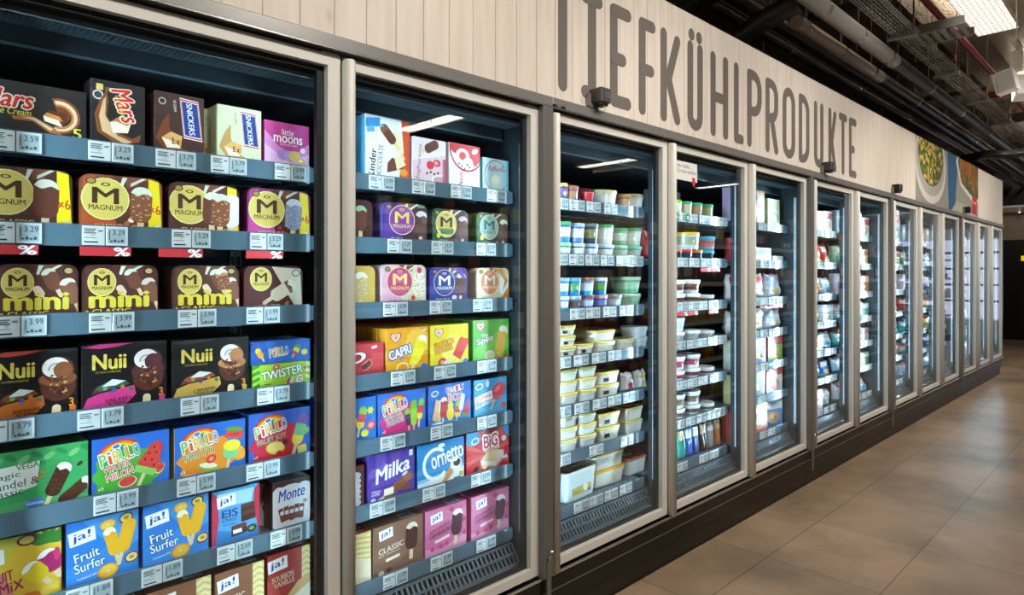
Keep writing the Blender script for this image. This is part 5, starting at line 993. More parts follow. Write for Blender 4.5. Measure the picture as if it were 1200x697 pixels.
for n in range(6, 14):
    rr = random.Random(100 + n); cnt = 4 if n < 10 else 3
    for k in range(7):
        H = (rails(n)[k - 1] if k else 1.79) - rails(n)[k]; used = set(); x = sh0(n) + .02
        for j in range(cnt):
            while True:
                ci = rr.choice(WPAL)
                if ci not in used: used.add(ci); break
            nm, c, hd, pic = PAL[ci]; w = (sh1(n) - sh0(n) - .04) / cnt * rr.uniform(.86, .96); isbag = rr.random() < (.62 if k else .2) and not (n == 7 and k < 3)
            if n == 6 and k == 0: isbag = False
            h = (H - .06) * rr.uniform(.74, .95) if k else rr.uniform(.13, .19); lab = f'{nm} frozen food %s, {ORD[k]} shelf, {NTH[n]} section of the row'
            xc = x + w / 2; x += (sh1(n) - sh0(n) - .04) / cnt
            if isbag:
                o = bag('frozen_food_bag', w, h, .075, print_bag(c, hd, pic, '#f2f2f0' if ci % 2 else '#c2303a', pic), n * 50 + k * 7 + j, rr.uniform(-.0, .03)); put(o, n, k, xc, .2, rr.uniform(-.1, .1)); tag(o, lab % 'bag', 'food bag', f'frozen food in the {NTH[n]} section')
            else: simple(n, k, xc, w, h, .06, c, hd, pic, lab % 'carton', grp=f'frozen food in the {NTH[n]} section', rz=rr.uniform(-.04, .04))
# ------------------------------------------------------------------ the room
def floor_mat():
    m = bpy.data.materials.new('stone_tiles'); m.use_nodes = True; nt = m.node_tree; b = nt.nodes['Principled BSDF']; N = nt.nodes.new; Lk = nt.links.new
    tc = N('ShaderNodeTexCoord'); mp = N('ShaderNodeMapping'); mp.inputs['Location'].default_value = (-3.51, .236, 0)
    Lk(tc.outputs['Object'], mp.inputs['Vector'])
    br = N('ShaderNodeTexBrick'); br.offset = 0; br.inputs['Scale'].default_value = 1; br.inputs['Brick Width'].default_value = .605; br.inputs['Row Height'].default_value = .473; br.inputs['Mortar Size'].default_value = .0022; br.inputs['Mortar Smooth'].default_value = .2
    br.inputs['Color1'].default_value = lin('#96806a'); br.inputs['Color2'].default_value = lin('#a38b73'); br.inputs['Mortar'].default_value = lin('#5d4e40')
    Lk(mp.outputs['Vector'], br.inputs['Vector'])
    n1 = N('ShaderNodeTexNoise'); n1.inputs['Scale'].default_value = 1.7; n1.inputs['Detail'].default_value = 7; n1.inputs['Roughness'].default_value = .62; Lk(tc.outputs['Object'], n1.inputs['Vector'])
    cr = N('ShaderNodeValToRGB'); cr.color_ramp.elements[0].position = .34; cr.color_ramp.elements[0].color = (.5, .52, .5, 1); cr.color_ramp.elements[1].position = .6; cr.color_ramp.elements[1].color = (1.04, 1.02, 1, 1)
    Lk(n1.outputs['Fac'], cr.inputs['Fac'])
    mx = N('ShaderNodeMix'); mx.data_type = 'RGBA'; mx.blend_type = 'MULTIPLY'; mx.inputs['Factor'].default_value = .9
    Lk(br.outputs['Color'], mx.inputs['A']); Lk(cr.outputs['Color'], mx.inputs['B']); Lk(mx.outputs['Result'], b.inputs['Base Color'])
    n2 = N('ShaderNodeTexNoise'); n2.inputs['Scale'].default_value = 5; n2.inputs['Detail'].default_value = 4; Lk(tc.outputs['Object'], n2.inputs['Vector'])
    mr = N('ShaderNodeMapRange'); mr.inputs['To Min'].default_value = .22; mr.inputs['To Max'].default_value = .44; Lk(n2.outputs['Fac'], mr.inputs['Value']); Lk(mr.outputs['Result'], b.inputs['Roughness'])
    bp = N('ShaderNodeBump'); bp.inputs['Strength'].default_value = .35; bp.inputs['Distance'].default_value = .002; bp.invert = True; Lk(br.outputs['Fac'], bp.inputs['Height']); Lk(bp.outputs['Normal'], b.inputs['Normal'])
    return m
def wood_mat():
    m = bpy.data.materials.new('whitewashed_planks'); m.use_nodes = True; nt = m.node_tree; b = nt.nodes['Principled BSDF']; N = nt.nodes.new; Lk = nt.links.new
    tc = N('ShaderNodeTexCoord'); mp = N('ShaderNodeMapping'); mp.inputs['Scale'].default_value = (30, 30, 2.2); Lk(tc.outputs['Object'], mp.inputs['Vector'])
    n = N('ShaderNodeTexNoise'); n.inputs['Scale'].default_value = 1; n.inputs['Detail'].default_value = 5; Lk(mp.outputs['Vector'], n.inputs['Vector'])
    cr = N('ShaderNodeValToRGB'); cr.color_ramp.elements[0].color = lin('#d2c6b8'); cr.color_ramp.elements[1].color = lin('#ded4c8'); cr.color_ramp.elements[0].position = .3; cr.color_ramp.elements[1].position = .7; Lk(n.outputs['Fac'], cr.inputs['Fac'])
    mp2 = N('ShaderNodeMapping'); mp2.inputs['Scale'].default_value = (9, 9, 4.5); Lk(tc.outputs['Object'], mp2.inputs['Vector'])
    v = N('ShaderNodeTexVoronoi'); v.inputs['Scale'].default_value = 1; Lk(mp2.outputs['Vector'], v.inputs['Vector'])
    r2 = N('ShaderNodeValToRGB'); r2.color_ramp.elements[0].position = .03; r2.color_ramp.elements[0].color = (.78, .7, .62, 1); r2.color_ramp.elements[1].position = .12; r2.color_ramp.elements[1].color = (1, 1, 1, 1); Lk(v.outputs['Distance'], r2.inputs['Fac'])
    mx = N('ShaderNodeMix'); mx.data_type = 'RGBA'; mx.blend_type = 'MULTIPLY'; mx.inputs['Factor'].default_value = .7; Lk(cr.outputs['Color'], mx.inputs['A']); Lk(r2.outputs['Color'], mx.inputs['B']); Lk(mx.outputs['Result'], b.inputs['Base Color'])
    b.inputs['Roughness'].default_value = .55
    return m
WOOD = wood_mat()
CONC = mat('bare_concrete', '#82746a', .85, noise=.35, nscale=3, bump=.9, bscale=14)
CONCL = mat('rough_plaster_beam', '#8d8272', .9, noise=.3, nscale=5, bump=1.0, bscale=26)
DARKW = mat('dark_wall_paint', '#15130f', .7, noise=.2, nscale=3)
BLKW = mat('black_wall_panel', '#16151a', .5, noise=.2, nscale=3)
TAUPE = mat('taupe_wall_paint', '#a3927f', .7, noise=.06, nscale=3)
PIPEG = mat('grey_plastic_pipe', '#a8a39d', .35, .1, noise=.06, nscale=6)
PIPEB = mat('black_pipe_and_insulation', '#1c1a19', .4, noise=.25, nscale=8)
RED = mat('red_pipe_paint', '#8f1d16', .4, noise=.1, nscale=8)
WHITEP = mat('white_lamp_paint', '#dfdcd6', .4, noise=.02)
ALU = mat('ribbed_aluminium', '#9a9791', .3, .8, noise=.1, nscale=20)
LAMPM = mat('ceiling_lamp_diffuser', '#ffffff', .4, emit='#fff1dc', estr=2.4)
LAMPB = mat('far_lamp_diffuser', '#ffffff', .4, emit='#fff6e8', estr=16)
LENS = mat('spot_lens', '#ffffff', .4, emit='#fff0d8', estr=14)
b = MB(); b.box(-5, 17, -9, 1.2, -.06, 0, floor_mat()); o = b.build('floor'); struct(o)
b = MB(); b.box(-5, 17, -9, 1.2, 3.75, 3.9, CONC); struct(b.build('ceiling'))
b = MB(); b.box(-5, 17, 1.0, 1.2, 0, 3.75, DARKW); struct(b.build('wall_back'))
b = MB(); b.box(16, 16.2, -9, 1.0, 1.98, 2.66, TAUPE); b.box(16.0, 16.2, -9, 1.0, 0, 1.98, BLKW); b.box(16.05, 16.2, -9, 1.0, 2.66, 3.75, DARKW); struct(b.build('wall_end'))
b = MB(); b.box(-5, 17, -9.2, -9, 0, 3.75, DARKW); struct(b.build('wall_opposite'))
b = MB()                                                 # plank fascia above the freezers, with the joints between the boards
FZ0, FZ1, FY = 1.95, 2.526, .03
ga = sx(429.5, FY) - 12 * .0983
def planks(x0, x1):
    b.box(x0 + .001, x1 - .001, FY + .004, FY + .03, FZ0, FZ1 - .002, WOOD)
    x = ga + math.floor((x0 - ga) / .0983) * .0983
    while x < x1:
        a, c = max(x + .0012, x0), min(x + .0983 - .0012, x1)
        if c - a > .004: b.box(a, c, FY, FY + .012, FZ0, FZ1, WOOD, ch=.0008)
        x += .0983
planks(-.1, 6.43); planks(8.985, 10.5)
struct(b.build('wall_fascia'))
# painted lettering, brush strokes with rounded ends
SIGN = mat('sign_paint', '#6a625b', .6, noise=.05, nscale=30)
def stroke(mb, pts, w, lay):
    n = len(pts); cnt = [lay * 40]
    def cap(p):
        q = [(p[0] + w / 2 * math.cos(2 * PI * k / 14), p[1] + w / 2 * math.sin(2 * PI * k / 14)) for k in range(14)]; cnt[0] += 1; mb.prism(q, FY - .0006 - 1.2e-5 * cnt[0], FY + .0004, SIGN)
    for i in range(n - 1):
        (xa, za), (xb, zb) = pts[i], pts[i + 1]; L = math.hypot(xb - xa, zb - za)
        if L < 1e-5: continue
        nx, nz = -(zb - za) / L * w / 2, (xb - xa) / L * w / 2
        mb.prism([(xa + nx, za + nz), (xb + nx, zb + nz), (xb - nx, zb - nz), (xa - nx, za - nz)], FY - .0006 - 1.2e-5 * cnt[0], FY + .0004, SIGN); cnt[0] += 1
    for p in pts: cap(p)
sg = empty('wall_lettering', (0, 0, FZ0)); tag(sg, 'large brown-grey painted lettering TIEFKÜHLPRODUKTE on the pale plank fascia', 'lettering')
LZ0, LZ1 = 1.985, 2.402; LW = .051
def letter(ch, px0, px1):
    x0, x1 = sx(px0, FY) + LW / 2, sx(px1, FY) - LW / 2; z0, z1 = LZ0 + LW / 2, LZ1 - LW / 2; zm = (z0 + z1) / 2; W = x1 - x0; mb = MB()
    def arcp(cx, cz, rx, rz, a0, a1, n=8): return [(cx + rx * math.cos(math.radians(a0 + (a1 - a0) * k / n)), cz + rz * math.sin(math.radians(a0 + (a1 - a0) * k / n))) for k in range(n + 1)]
    xm = (x0 + x1) / 2; S = []
    if ch == 'T': S = [[(xm, z0), (xm, z1)], [(x0, z1), (x1, z1)]]
    if ch == 'I': S = [[(xm, z0), (xm, z1)], [(x0, z0), (x1, z0)], [(x0, z1), (x1, z1)]]
    if ch == 'E': S = [[(x0, z0), (x0, z1)], [(x0, z0), (x1, z0)], [(x0, z1), (x1, z1)], [(x0, zm - .01), (x0 + W * .62, zm - .01)]]
    if ch == 'F': S = [[(x0, z0), (x0, z1)], [(x0, z1), (x1, z1)], [(x0, zm - .01), (x0 + W * .85, zm - .01)]]
    if ch == 'K': S = [[(x0, z0), (x0, z1)], [(x1, z1 - .01), (x0 + W * .34, zm - .01), (x1, z0 - .0)]]
    if ch in 'UÜ': S = [[(x0, z1), (x0, z0 + W / 2)] + arcp(xm, z0 + W / 2, W / 2, W / 2, 180, 360) + [(x1, z1)]]
    if ch == 'Ü': zc = z1 + .052; S += [[(x0 + .01, zc), (x0 + .0101, zc + .006)], [(x1 - .01, zc), (x1 - .0101, zc + .006)]]
    if ch == 'H': S = [[(x0, z0), (x0, z1)], [(x1, z0), (x1, z1)], [(x0, zm - .01), (x1, zm - .01)]]
    if ch == 'L': S = [[(x0, z1), (x0, z0), (x1, z0)]]
    if ch in 'PR': S = [[(x0, z0), (x0, z1)], [(x0, z1), (x0 + W * .4, z1)] + arcp(x0 + W * .4, z1 - W * .6, W * .6, W * .6, 90, 0, 5) + arcp(x0 + W * .4, zm + W * .5, W * .6, W * .6, 0, -90, 5) + [(x0, zm + W * .5 - W * .6)]]
    if ch == 'R': S += [[(x0 + W * .45, zm - W * .05), (x1, z0)]]
    if ch == 'O': S = [arcp(xm, z1 - W / 2, W / 2, W / 2, 0, 180) + arcp(xm, z0 + W / 2, W / 2, W / 2, 180, 360) + [(x1, z1 - W / 2)]]
    if ch == 'D': S = [[(x0, z0), (x0, z1), (x0 + W * .3, z1)] + arcp(x0 + W * .3, z1 - W * .7, W * .7, W * .7, 90, 0, 6) + arcp(x0 + W * .3, z0 + W * .7, W * .7, W * .7, 0, -90, 6) + [(x0, z0)]]
    for i, p in enumerate(S): stroke(mb, p, LW, i)
    o = mb.build('letter', sg); o.location = (0, 0, -FZ0)
for ch, a, c in (('T', 634, 683), ('I', 681, 706), ('E', 714.7, 739.5), ('F', 748.4, 768), ('K', 774, 797), ('Ü', 805.5, 823.5), ('H', 832.5, 853), ('L', 860, 871.6), ('P', 875.5, 892.5), ('R', 897, 911.8), ('O', 917, 931.7), ('D', 936, 948.4), ('U', 953.9, 964.8), ('K', 970.8, 980), ('T', 983, 992.5), ('E', 994.9, 1003.5)): letter(ch, a, c)
# food poster
PW, PH = 8.98 - 6.435, FZ1 - FZ0
a = Art(PW, PH, PAPER); rr = random.Random(11); K = PW / PH
a.rect(0, 0, 1, 1, '#8c8a80'); a.poly([(.44, 1), (.62, 1), (.56, 0), (.46, 0)], '#27557a'); a.poly([(.62, 1), (1, 1), (1, 0), (.56, 0)], '#8d8a7c'); a.poly([(.5, 0), (.95, 0), (.95, .12), (.6, .2)], '#a39f8e')
a.ell(.2, .66, .95, .64, '#c9c5ba', 0, 40); a.ell(.2, .7, .85, .56, '#a8a49a', 0, 40); a.ell(.2, .8, .75, .5, '#56602f', 0, 40)
for _ in range(330):
    t, q = rr.uniform(0, 2 * PI), math.sqrt(rr.random()); u, v = .2 + q * .72 * math.cos(t) / K, .82 + q * .48 * math.sin(t)
    if 0 < u < .5 and 0 < v < 1: a.ell(u, v, rr.uniform(.03, .06), rr.uniform(.018, .035), rr.choice(['#d8a92a', '#e0b84a', '#c9922a', '#56702f', '#3f5a26', '#d9c58a', '#75863a']), rr.uniform(0, 180), 8)
a.poly([(.58, .9), (.66, .5), (.86, .3), (1, .3), (1, 1), (.6, 1)], '#c9c5ba'); a.poly([(.61, .92), (.68, .56), (.86, .4), (1, .38), (1, 1), (.62, 1)], '#4a5a2c')
for _ in range(90):
    u, v = rr.uniform(.64, .99), rr.uniform(.4, .99)
    if v > .95 - (u - .6) * 1.6 or u > .78: a.ell(u, v, rr.uniform(.04, .09), rr.uniform(.02, .04), rr.choice(['#3f5426', '#64752f', '#7c8a3c', '#2f421f']), rr.uniform(0, 180), 8)
for k in range(11):
    u, v = .66 + .032 * k, .86 - .03 * (k % 4); a.loc([(-.03, .2), (.035, .2), (.012, -.3), (-.01, -.3)], u, v, rr.uniform(-24, 24), rr.choice(['#cf5a1f', '#d96a2a', '#b94a1c']))
a.poly([(.88, .05), (.97, .05), (.97, .42), (.88, .42)], '#b3232a'); a.text('Frisch', .89, .25, .96, .31, '#f0dede', bold=.02)
b = MB(); b.box(6.435, 8.98, FY, FY + .03, FZ0, FZ1, PAPER, '#7d7a70'); M = front_m(PW, FY - .0003); M[0][3] = 6.435; M[2][3] = FZ0; a.onto(b, M, 2e-5)
tag(b.build('food_poster'), 'large printed panel of vegetable bowls, corn and carrots above the freezers', 'poster')
# small sensor boxes on the header bands
SENS = mat('sensor_plastic', '#4a4540', .4, noise=.08)
def sensor(px, dark, lab):
    x = sx(px, 0); o = empty('door_sensor', (x, .012, 1.9482)); tag(o, lab, 'sensor', 'sensor boxes on top of the freezers')
    b = MB(); b.box(-.03, .03, -.045, .016, .018, .075, SENS if not dark else BLACK, ch=.004); b.box(-.012, .022, -.047, -.045, .034, .06, SILL); b.box(-.028, .018, -.04, -.004, .006, .0185, BLACK, ch=.003); b.build('housing', o)
    b = MB(); b.box(-.05, -.046, -.005, .016, 0, .052, GREYP); b.box(-.05, -.028, -.002, .014, .0, .006, GREYP); b.box(-.046, .01, .002, .014, 0.0, .019, GREYP); b.build('bracket', o)
    b = MB(); b.lathe([(.0001, .004), (.005, .004), (.006, 0)], CHROME, None, 12); q = b.build('lens', o); q.location = (.0, -.034, .006); q.rotation_euler = (PI, 0, 0)
for px, dk, lab in ((703, 0, 'grey sensor box on the freezer header beneath the letter I'), (970, 0, 'grey sensor box on the freezer header beneath the last letters'), (1051, 1, 'black sensor box on the header just before the vegetable poster'), (1133, 1, 'black sensor box on the header beneath the carrots of the poster')): sensor(px, dk, lab)
# ------------------------------------------------------------------ services under the ceiling
def thing_mesh(mb, name, lab, cat, group=None, loc=None): return tag(mb.build(name), lab, cat, group)
PZ = 2.86
def pipe_run(y, z, r, x0, x1, m, lab, rings, group='pipes along the wall'):
    o = empty('supply_pipe', (x0, y, z)); tag(o, lab, 'pipe', group)
    b = MB(); b.tube([(0, 0, 0), ((x1 - x0) / 2, 0, 0), (x1 - x0, 0, 0)], r, m, None, 18); b.build('pipe_run', o)
    for x in rings:
        b = MB()
        for w in (-.012, .012): b.tube([(x - x0 + w - .004, 0, 0), (x - x0 + w + .004, 0, 0)], r + .004, CHROME, None, 18)
        b.tube([(x - x0, 0, r), (x - x0, 0, (3.499 if 4.6 < x < 9.4 and -.34 < y < 0 else 3.749) - z)], .004, ZINC, None, 8); b.build('pipe_hanger', o)
pipe_run(-.12, PZ, .05, 1.6, 5.25, PIPEG, 'upper pale grey pipe running along under the ceiling', (2.6, 3.55, 3.9, 4.5, 5.1))
pipe_run(-.12, PZ, .05, 5.26, 15.8, PIPEB, 'black pipe length continuing from the upper grey pipe', (6.2, 7.3, 8.6, 10.2, 12.2))  # upper run split into a grey and a black length
pipe_run(.075, PZ, .045, 4.0, 5.6, PIPEG, 'lower pale grey pipe running closer to the wall', (4.15, 4.75, 5.4))
pipe_run(.075, PZ, .045, 5.61, 15.8, PIPEB, 'black pipe length continuing from the lower grey pipe', (6.6, 7.7, 9.0, 11))  # lower run goes from grey to black here
pipe_run(.075, PZ, .042, 1.2, 3.02, PIPEG, 'grey pipe length ending in the first black elbow', (2.2, 2.9))
pipe_run(.32, 3.0, .05, 1.0, 15.8, PIPEB, 'black pipe behind the top of the fascia', (4.2, 5.5, 7, 9, 11.5))
pipe_run(.5, 3.02, .04, 1.0, 15.8, PIPEB, 'thin black pipe deepest over the freezers', (4.9, 6.4, 8, 10.4))
pipe_run(.74, 3.0, .07, 1.0, 15.8, PIPEB, 'thick black pipe against the dark back wall', (5, 8, 11))
def elbow(x, y, lab, tee):
    o = empty('pipe_elbow', (x, y, PZ)); tag(o, lab, 'pipe', 'black elbows'); b = MB()
    if tee: pts = [(0, .056, 0), (0, .12, -.01), (-.02, .22, -.04), (-.04, .42, -.12), (-.05, .6, -.2)]
    else: pts = [(.001, 0, 0)] + [(.02 + .15 * math.sin(PI / 2 * k / 8), .15 - .15 * math.cos(PI / 2 * k / 8), -.03 * k / 8) for k in range(9)] + [(.17, .3, -.08), (.16, .5, -.17)]
    b.tube(pts, .06, PIPEB, None, 18); b.build('bend', o)
    for t in (.35, .7):
        p, q = Vector(pts[-2]), Vector(pts[-1]); m = p.lerp(q, t - .3); d = (q - p).normalized() * .012; b = MB(); b.tube([m, m + d], .066, ZINC, None, 18); b.build('pipe_hanger', o)
elbow(3.0205, .075, 'black pipe elbow turning in over the lettering, beside the short grey pipe', False); elbow(3.72, -.12, 'black branch pipe bending off the upper pale grey pipe', True)
def tray(p0, along, L, W, z, lab, rungs, mesh=False):
    o = empty('cable_tray', (p0[0], p0[1], z)); tag(o, lab, 'cable tray', 'cable trays under the ceiling'); ax = (lambda u, v: (u, v)) if along == 'x' else (lambda u, v: (v, u))
    def bx(b, u0, u1, v0, v1, z0, z1):
        (x0, y0), (x1, y1) = ax(u0, v0), ax(u1, v1); b.box(min(x0, x1), max(x0, x1), min(y0, y1), max(y0, y1), z0, z1, ZINC)
    if mesh:
        b = MB()
        for q in range(7): bx(b, 0, L, W * q / 6 - .002, W * q / 6 + .002, 0, .004)
        for v in (0, W):
            for zz in (.02, .04): bx(b, 0, L, v - .002, v + .002, zz, zz + .004)
        for i in range(rungs):
            u = L * (i + .5) / rungs; bx(b, u - .002, u + .002, 0, W, -.004, 0); bx(b, u - .002, u + .002, -.002, .002, 0, .05); bx(b, u - .002, u + .002, W - .002, W + .002, 0, .05)
        b.build('wire_mesh', o)
    else:
        for v in (0, W):
            b = MB(); bx(b, 0, L, v - .001, v + .001, 0, .06); bx(b, 0, L, *((0, .02) if v == 0 else (W - .02, W)), 0, .003)
            for i in range(rungs * 2): u = L * (i + .5) / rungs / 2; bx(b, u - .012, u + .012, v - .0013, v + .0013, .025, .032)
            b.build('side_rail', o)
        for i in range(rungs): u = L * (i + .5) / rungs; b = MB(); bx(b, u - .015, u + .015, 0, W, -.003, 0); b.build('rung', o)
    for u in ([.5 + 1.2 * i for i in range(int(L / 1.2))] if L > 2 else [L - .06]):
        b = MB()
        for v in (-.01, W + .01): x, y = ax(u, v); b.tube([(x, y, -.03), (x, y, (3.499 if 4.6 < p0[0] + x < 9.4 and -.345 < p0[1] + y < 0 else 3.748) - z)], .004, ZINC, None, 8)
        bx(b, u - .015, u + .015, -.03, W + .03, -.03, -.01); b.build('hanger', o)
tray((3.2, -.325), 'x', 11.5, .12, 2.93, 'long wire mesh cable tray beside the upper pipe', 150, True)
tray((5.2, -.56), 'y', .44, .3, 3.0, 'short slotted cable tray bridging crosswise beside the ceiling lamp', 8)
tray((5.28, -1.5), 'y', .6, .3, 3.0, 'slotted cable tray continuing crosswise past the ceiling lamp', 10)
b = MB(); b.tube([(7.75, -.2, 3.06), (7.75, -1.6, 3.06), (7.75, -4, 3.06)], .035, RED, None, 14); thing_mesh(b, 'sprinkler_pipe', 'red sprinkler pipe crossing beneath the concrete beam', 'pipe')
b = MB(); b.tube([(2.5, -.38, 3.15), (6, -.38, 3.15), (7.75, -.38, 3.15), (14, -.38, 3.15)], .025, RED, None, 12); thing_mesh(b, 'sprinkler_pipe', 'dark red pipe running along above the wire mesh tray', 'pipe')
for i, x in enumerate((4.35, 5.98, 7.2)):
    b = MB(); b.box(x - .02, x + .02, -.34, .14, 2.925, 2.955, ZINC) if 0 else b.box(x - .02, x + .02, -.345, .145, 2.985, 3.02, BLACK); b.box(x - .022, x + .022, -.352, -.346, 2.98, 3.025, RED); b.tube([(x, -.2, 3.02), (x, -.2, 3.749)], .005, ZINC, None, 8)
    thing_mesh(b, 'pipe_support', ['black support rail with red end cap crossing above the pale grey pipes', 'black support rail with red end cap beside the crosswise tray', 'black support rail with red end cap before the red pipe'][i], 'support rail', 'support rails')
b = MB(); b.box(4.6, 9.4, -.34, .0, 3.5, 3.7499, CONCL); struct(b.build('beam_ceiling'))
b = MB(); b.box(9.5, 10.1, -6, .9, 3.2, 3.7499, CONCL); struct(b.build('beam_cross'))
b = MB(); pts = [(9.6 + .12 * k, -.55 - .09 * k, 3.0 + .01 * math.sin(k)) for k in range(14)]; b.tube(pts, [.07 + .008 * (k % 2) for k in range(14)], ALU, None, 16); thing_mesh(b, 'air_duct', 'ribbed silver flexible air duct under the ceiling', 'duct')
o = empty('cable_hose', (9.1, -.25, 2.66)); tag(o, 'thick black hose curving out beneath the silver duct', 'hose'); b = MB(); b.tube([(9.2, .2, 2.68), (8.9, -.05, 2.66), (9.1, -.25, 2.66), (9.5, -.42, 2.74), (10.2, -.75, 2.82), (11.5, -1.6, 2.88)], .05, PIPEB, None, 14); q = b.build('hose_run', o); q.location = (-9.1, .25, -2.66); b = MB(); b.tube([(.4, -.17, .13), (.4, -.17, .83)], .004, ZINC, None, 8); b.build('hanger', o)
# ceiling lamps
def lamp(x, y, z, lab, group='rectangular ceiling lamps', m=LAMPM):
    o = empty('ceiling_lamp', (x, y, z)); tag(o, lab, 'ceiling lamp', group); W, D_ = 1.2, .27
    b = MB(); b.box(0, W, 0, D_, .012, .06, WHITEP, ch=.004); b.box(-.004, 0, -.004, D_ + .004, -.006, .05, WHITEP); b.box(W, W + .004, -.004, D_ + .004, -.006, .05, WHITEP); b.box(0, W, -.004, 0, -.006, .05, WHITEP); b.box(0, W, D_, D_ + .004, -.006, .05, WHITEP); b.build('housing', o)
    b = MB(); b.box(.006, W - .006, .006, D_ - .006, .004, .0115, m); b.build('diffuser', o)
    b = MB()
    for k in range(1, 24): b.box(k * W / 24 - .002, k * W / 24 + .002, 0, D_, -.005 if m is LAMPM else .002, .0035, WHITEP)
    for k in range(1, 8): b.box(0, W, k * D_ / 8 - .0016, k * D_ / 8 + .0016, -.005 if m is LAMPM else .002, .0035, WHITEP)
    b.build('louvre', o)
    b = MB()
    for u in (.2, 1.0): b.tube([(u, .1, .06), (u, .1, 3.749 - z)], .003, ZINC, None, 6)
    b.build('suspension_wire', o); return o
lamp(5.33, -.67, 3.3, 'rectangular louvred ceiling lamp shining beside the cable trays')
lamp(.9, -.75, 3.3, 'rectangular louvred ceiling lamp over the start of the aisle')
lamp(8.9, -.8, 3.3, 'rectangular louvred ceiling lamp over the middle of the aisle'); lamp(12.6, -.8, 3.3, 'rectangular louvred ceiling lamp over the end of the aisle')
for i, (x, y) in enumerate(((5.25, -5.85), (9.4, -6.1), (13.6, -6.1))):
    o = lamp(x, y, 3.3, 'rectangular louvred lamp mirrored in the glass of the %s' % ('second door', 'third door', 'fourth door')[i], m=LAMPB); o.rotation_euler = (0, 0, PI / 2)
# track spots
def spot(x, y, z, lab, real=True):
    o = empty('track_spotlight', (x, y, z)); tag(o, lab, 'spotlight', 'white track spotlights')
    b = MB(); b.box(-.035, .035, -.035, .035, 0, .14, WHITEP, ch=.004); b.tube([(0, 0, .14), (0, 0, .18)], .01, WHITEP, None, 10); b.build('driver_box', o)
    b = MB(); b.box(-.12, .12, -.02, .02, .18, .2, WHITEP); b.build('track', o)
    for j, (rx, rz) in enumerate(((0.55, 0), (.6, 1.0))):
        b = MB(); b.box(-.05, .05, -.055, .055, -.075, .075, WHITEP, ch=.006); b.box(-.05, .05, .0555, .07, -.075, .075, WHITEP); h = b.build('lamp_head', o); h.location = ((-.02, .05, -.07), (.09, -.02, -.1))[j]; h.rotation_euler = (-rx * .4, 0, (-.1, -1.2)[j])
        b = MB(); b.box(-.042, .042, .0702, .0716, -.066, .066, LENS); b.build('lens', h)
    b = MB(); b.tube([(0, 0, .2), (0, 0, 3.749 - z)], .004, WHITEP, None, 8); b.build('rod', o)
spot(5.7, -.77, 2.74, 'white twin-headed track spotlight hanging near the ceiling lamp')
b = MB(); b.box(15.7, 15.74, -4, .9, 2.6, 2.64, WHITEP); thing_mesh(b, 'lamp_track', 'slim white lamp track in front of the taupe end wall', 'lamp track')
for k in range(2):
    b = MB(); y = .55 - .12 * k; b.lathe([(.0001, 2.5), (.02, 2.5), (.024, 2.56), (.01, 2.6)], WHITEP, None, 14, 15.72, y); b.lathe([(.0001, 2.4985), (.018, 2.4985)], LENS, None, 14, 15.72, y)
    thing_mesh(b, 'track_spot', ['small lit lamp on the slim track by the freezers', 'small lit lamp on the slim track further out'][k], 'lamp', 'small lamps on the end track')
EXITM = mat('lit_exit_sign', '#d8b81f', .5, emit='#e6c41f', estr=.8)
b = MB(); b.box(15.96, 15.999, .28, .56, 1.56, 1.66, EXITM, ch=.004); thing_mesh(b, 'notice_sign', 'small yellow sign on the black end wall', 'sign')
CHW = mat('added_chiller_white', '#e6e8ec', .4, noise=.02)
CHL = mat('added_chiller_glow', '#ffffff', .5, emit='#e4e6ff', estr=1.1)
o = empty('added_chiller', (15.3, -1.4, 0)); tag(o, 'unseen white lit chiller added at the end wall for reflections in the last doors', 'chiller')  # unseen chiller added as a bright source for the door glass to reflect
b = MB(); b.box(0, .69, -1.1, 1.1, 0, .4, CHW); b.box(0, .69, -1.1, 1.1, 2.0, 2.2, CHW); b.box(0, .69, -1.14, -1.1, 0, 2.2, CHW); b.box(0, .69, 1.1, 1.14, 0, 2.2, CHW); b.build('body', o)
b = MB(); b.box(.6, .69, -1.1, 1.1, .4, 2.0, CHL); b.build('back_panel', o)
for k in range(4): b = MB(); b.box(.15, .6, -1.1, 1.1, .75 + .32 * k, .775 + .32 * k, CHW); b.box(.14, .15, -1.1, 1.1, .745 + .32 * k, .79 + .32 * k, RAILM); b.build('shelf', o)
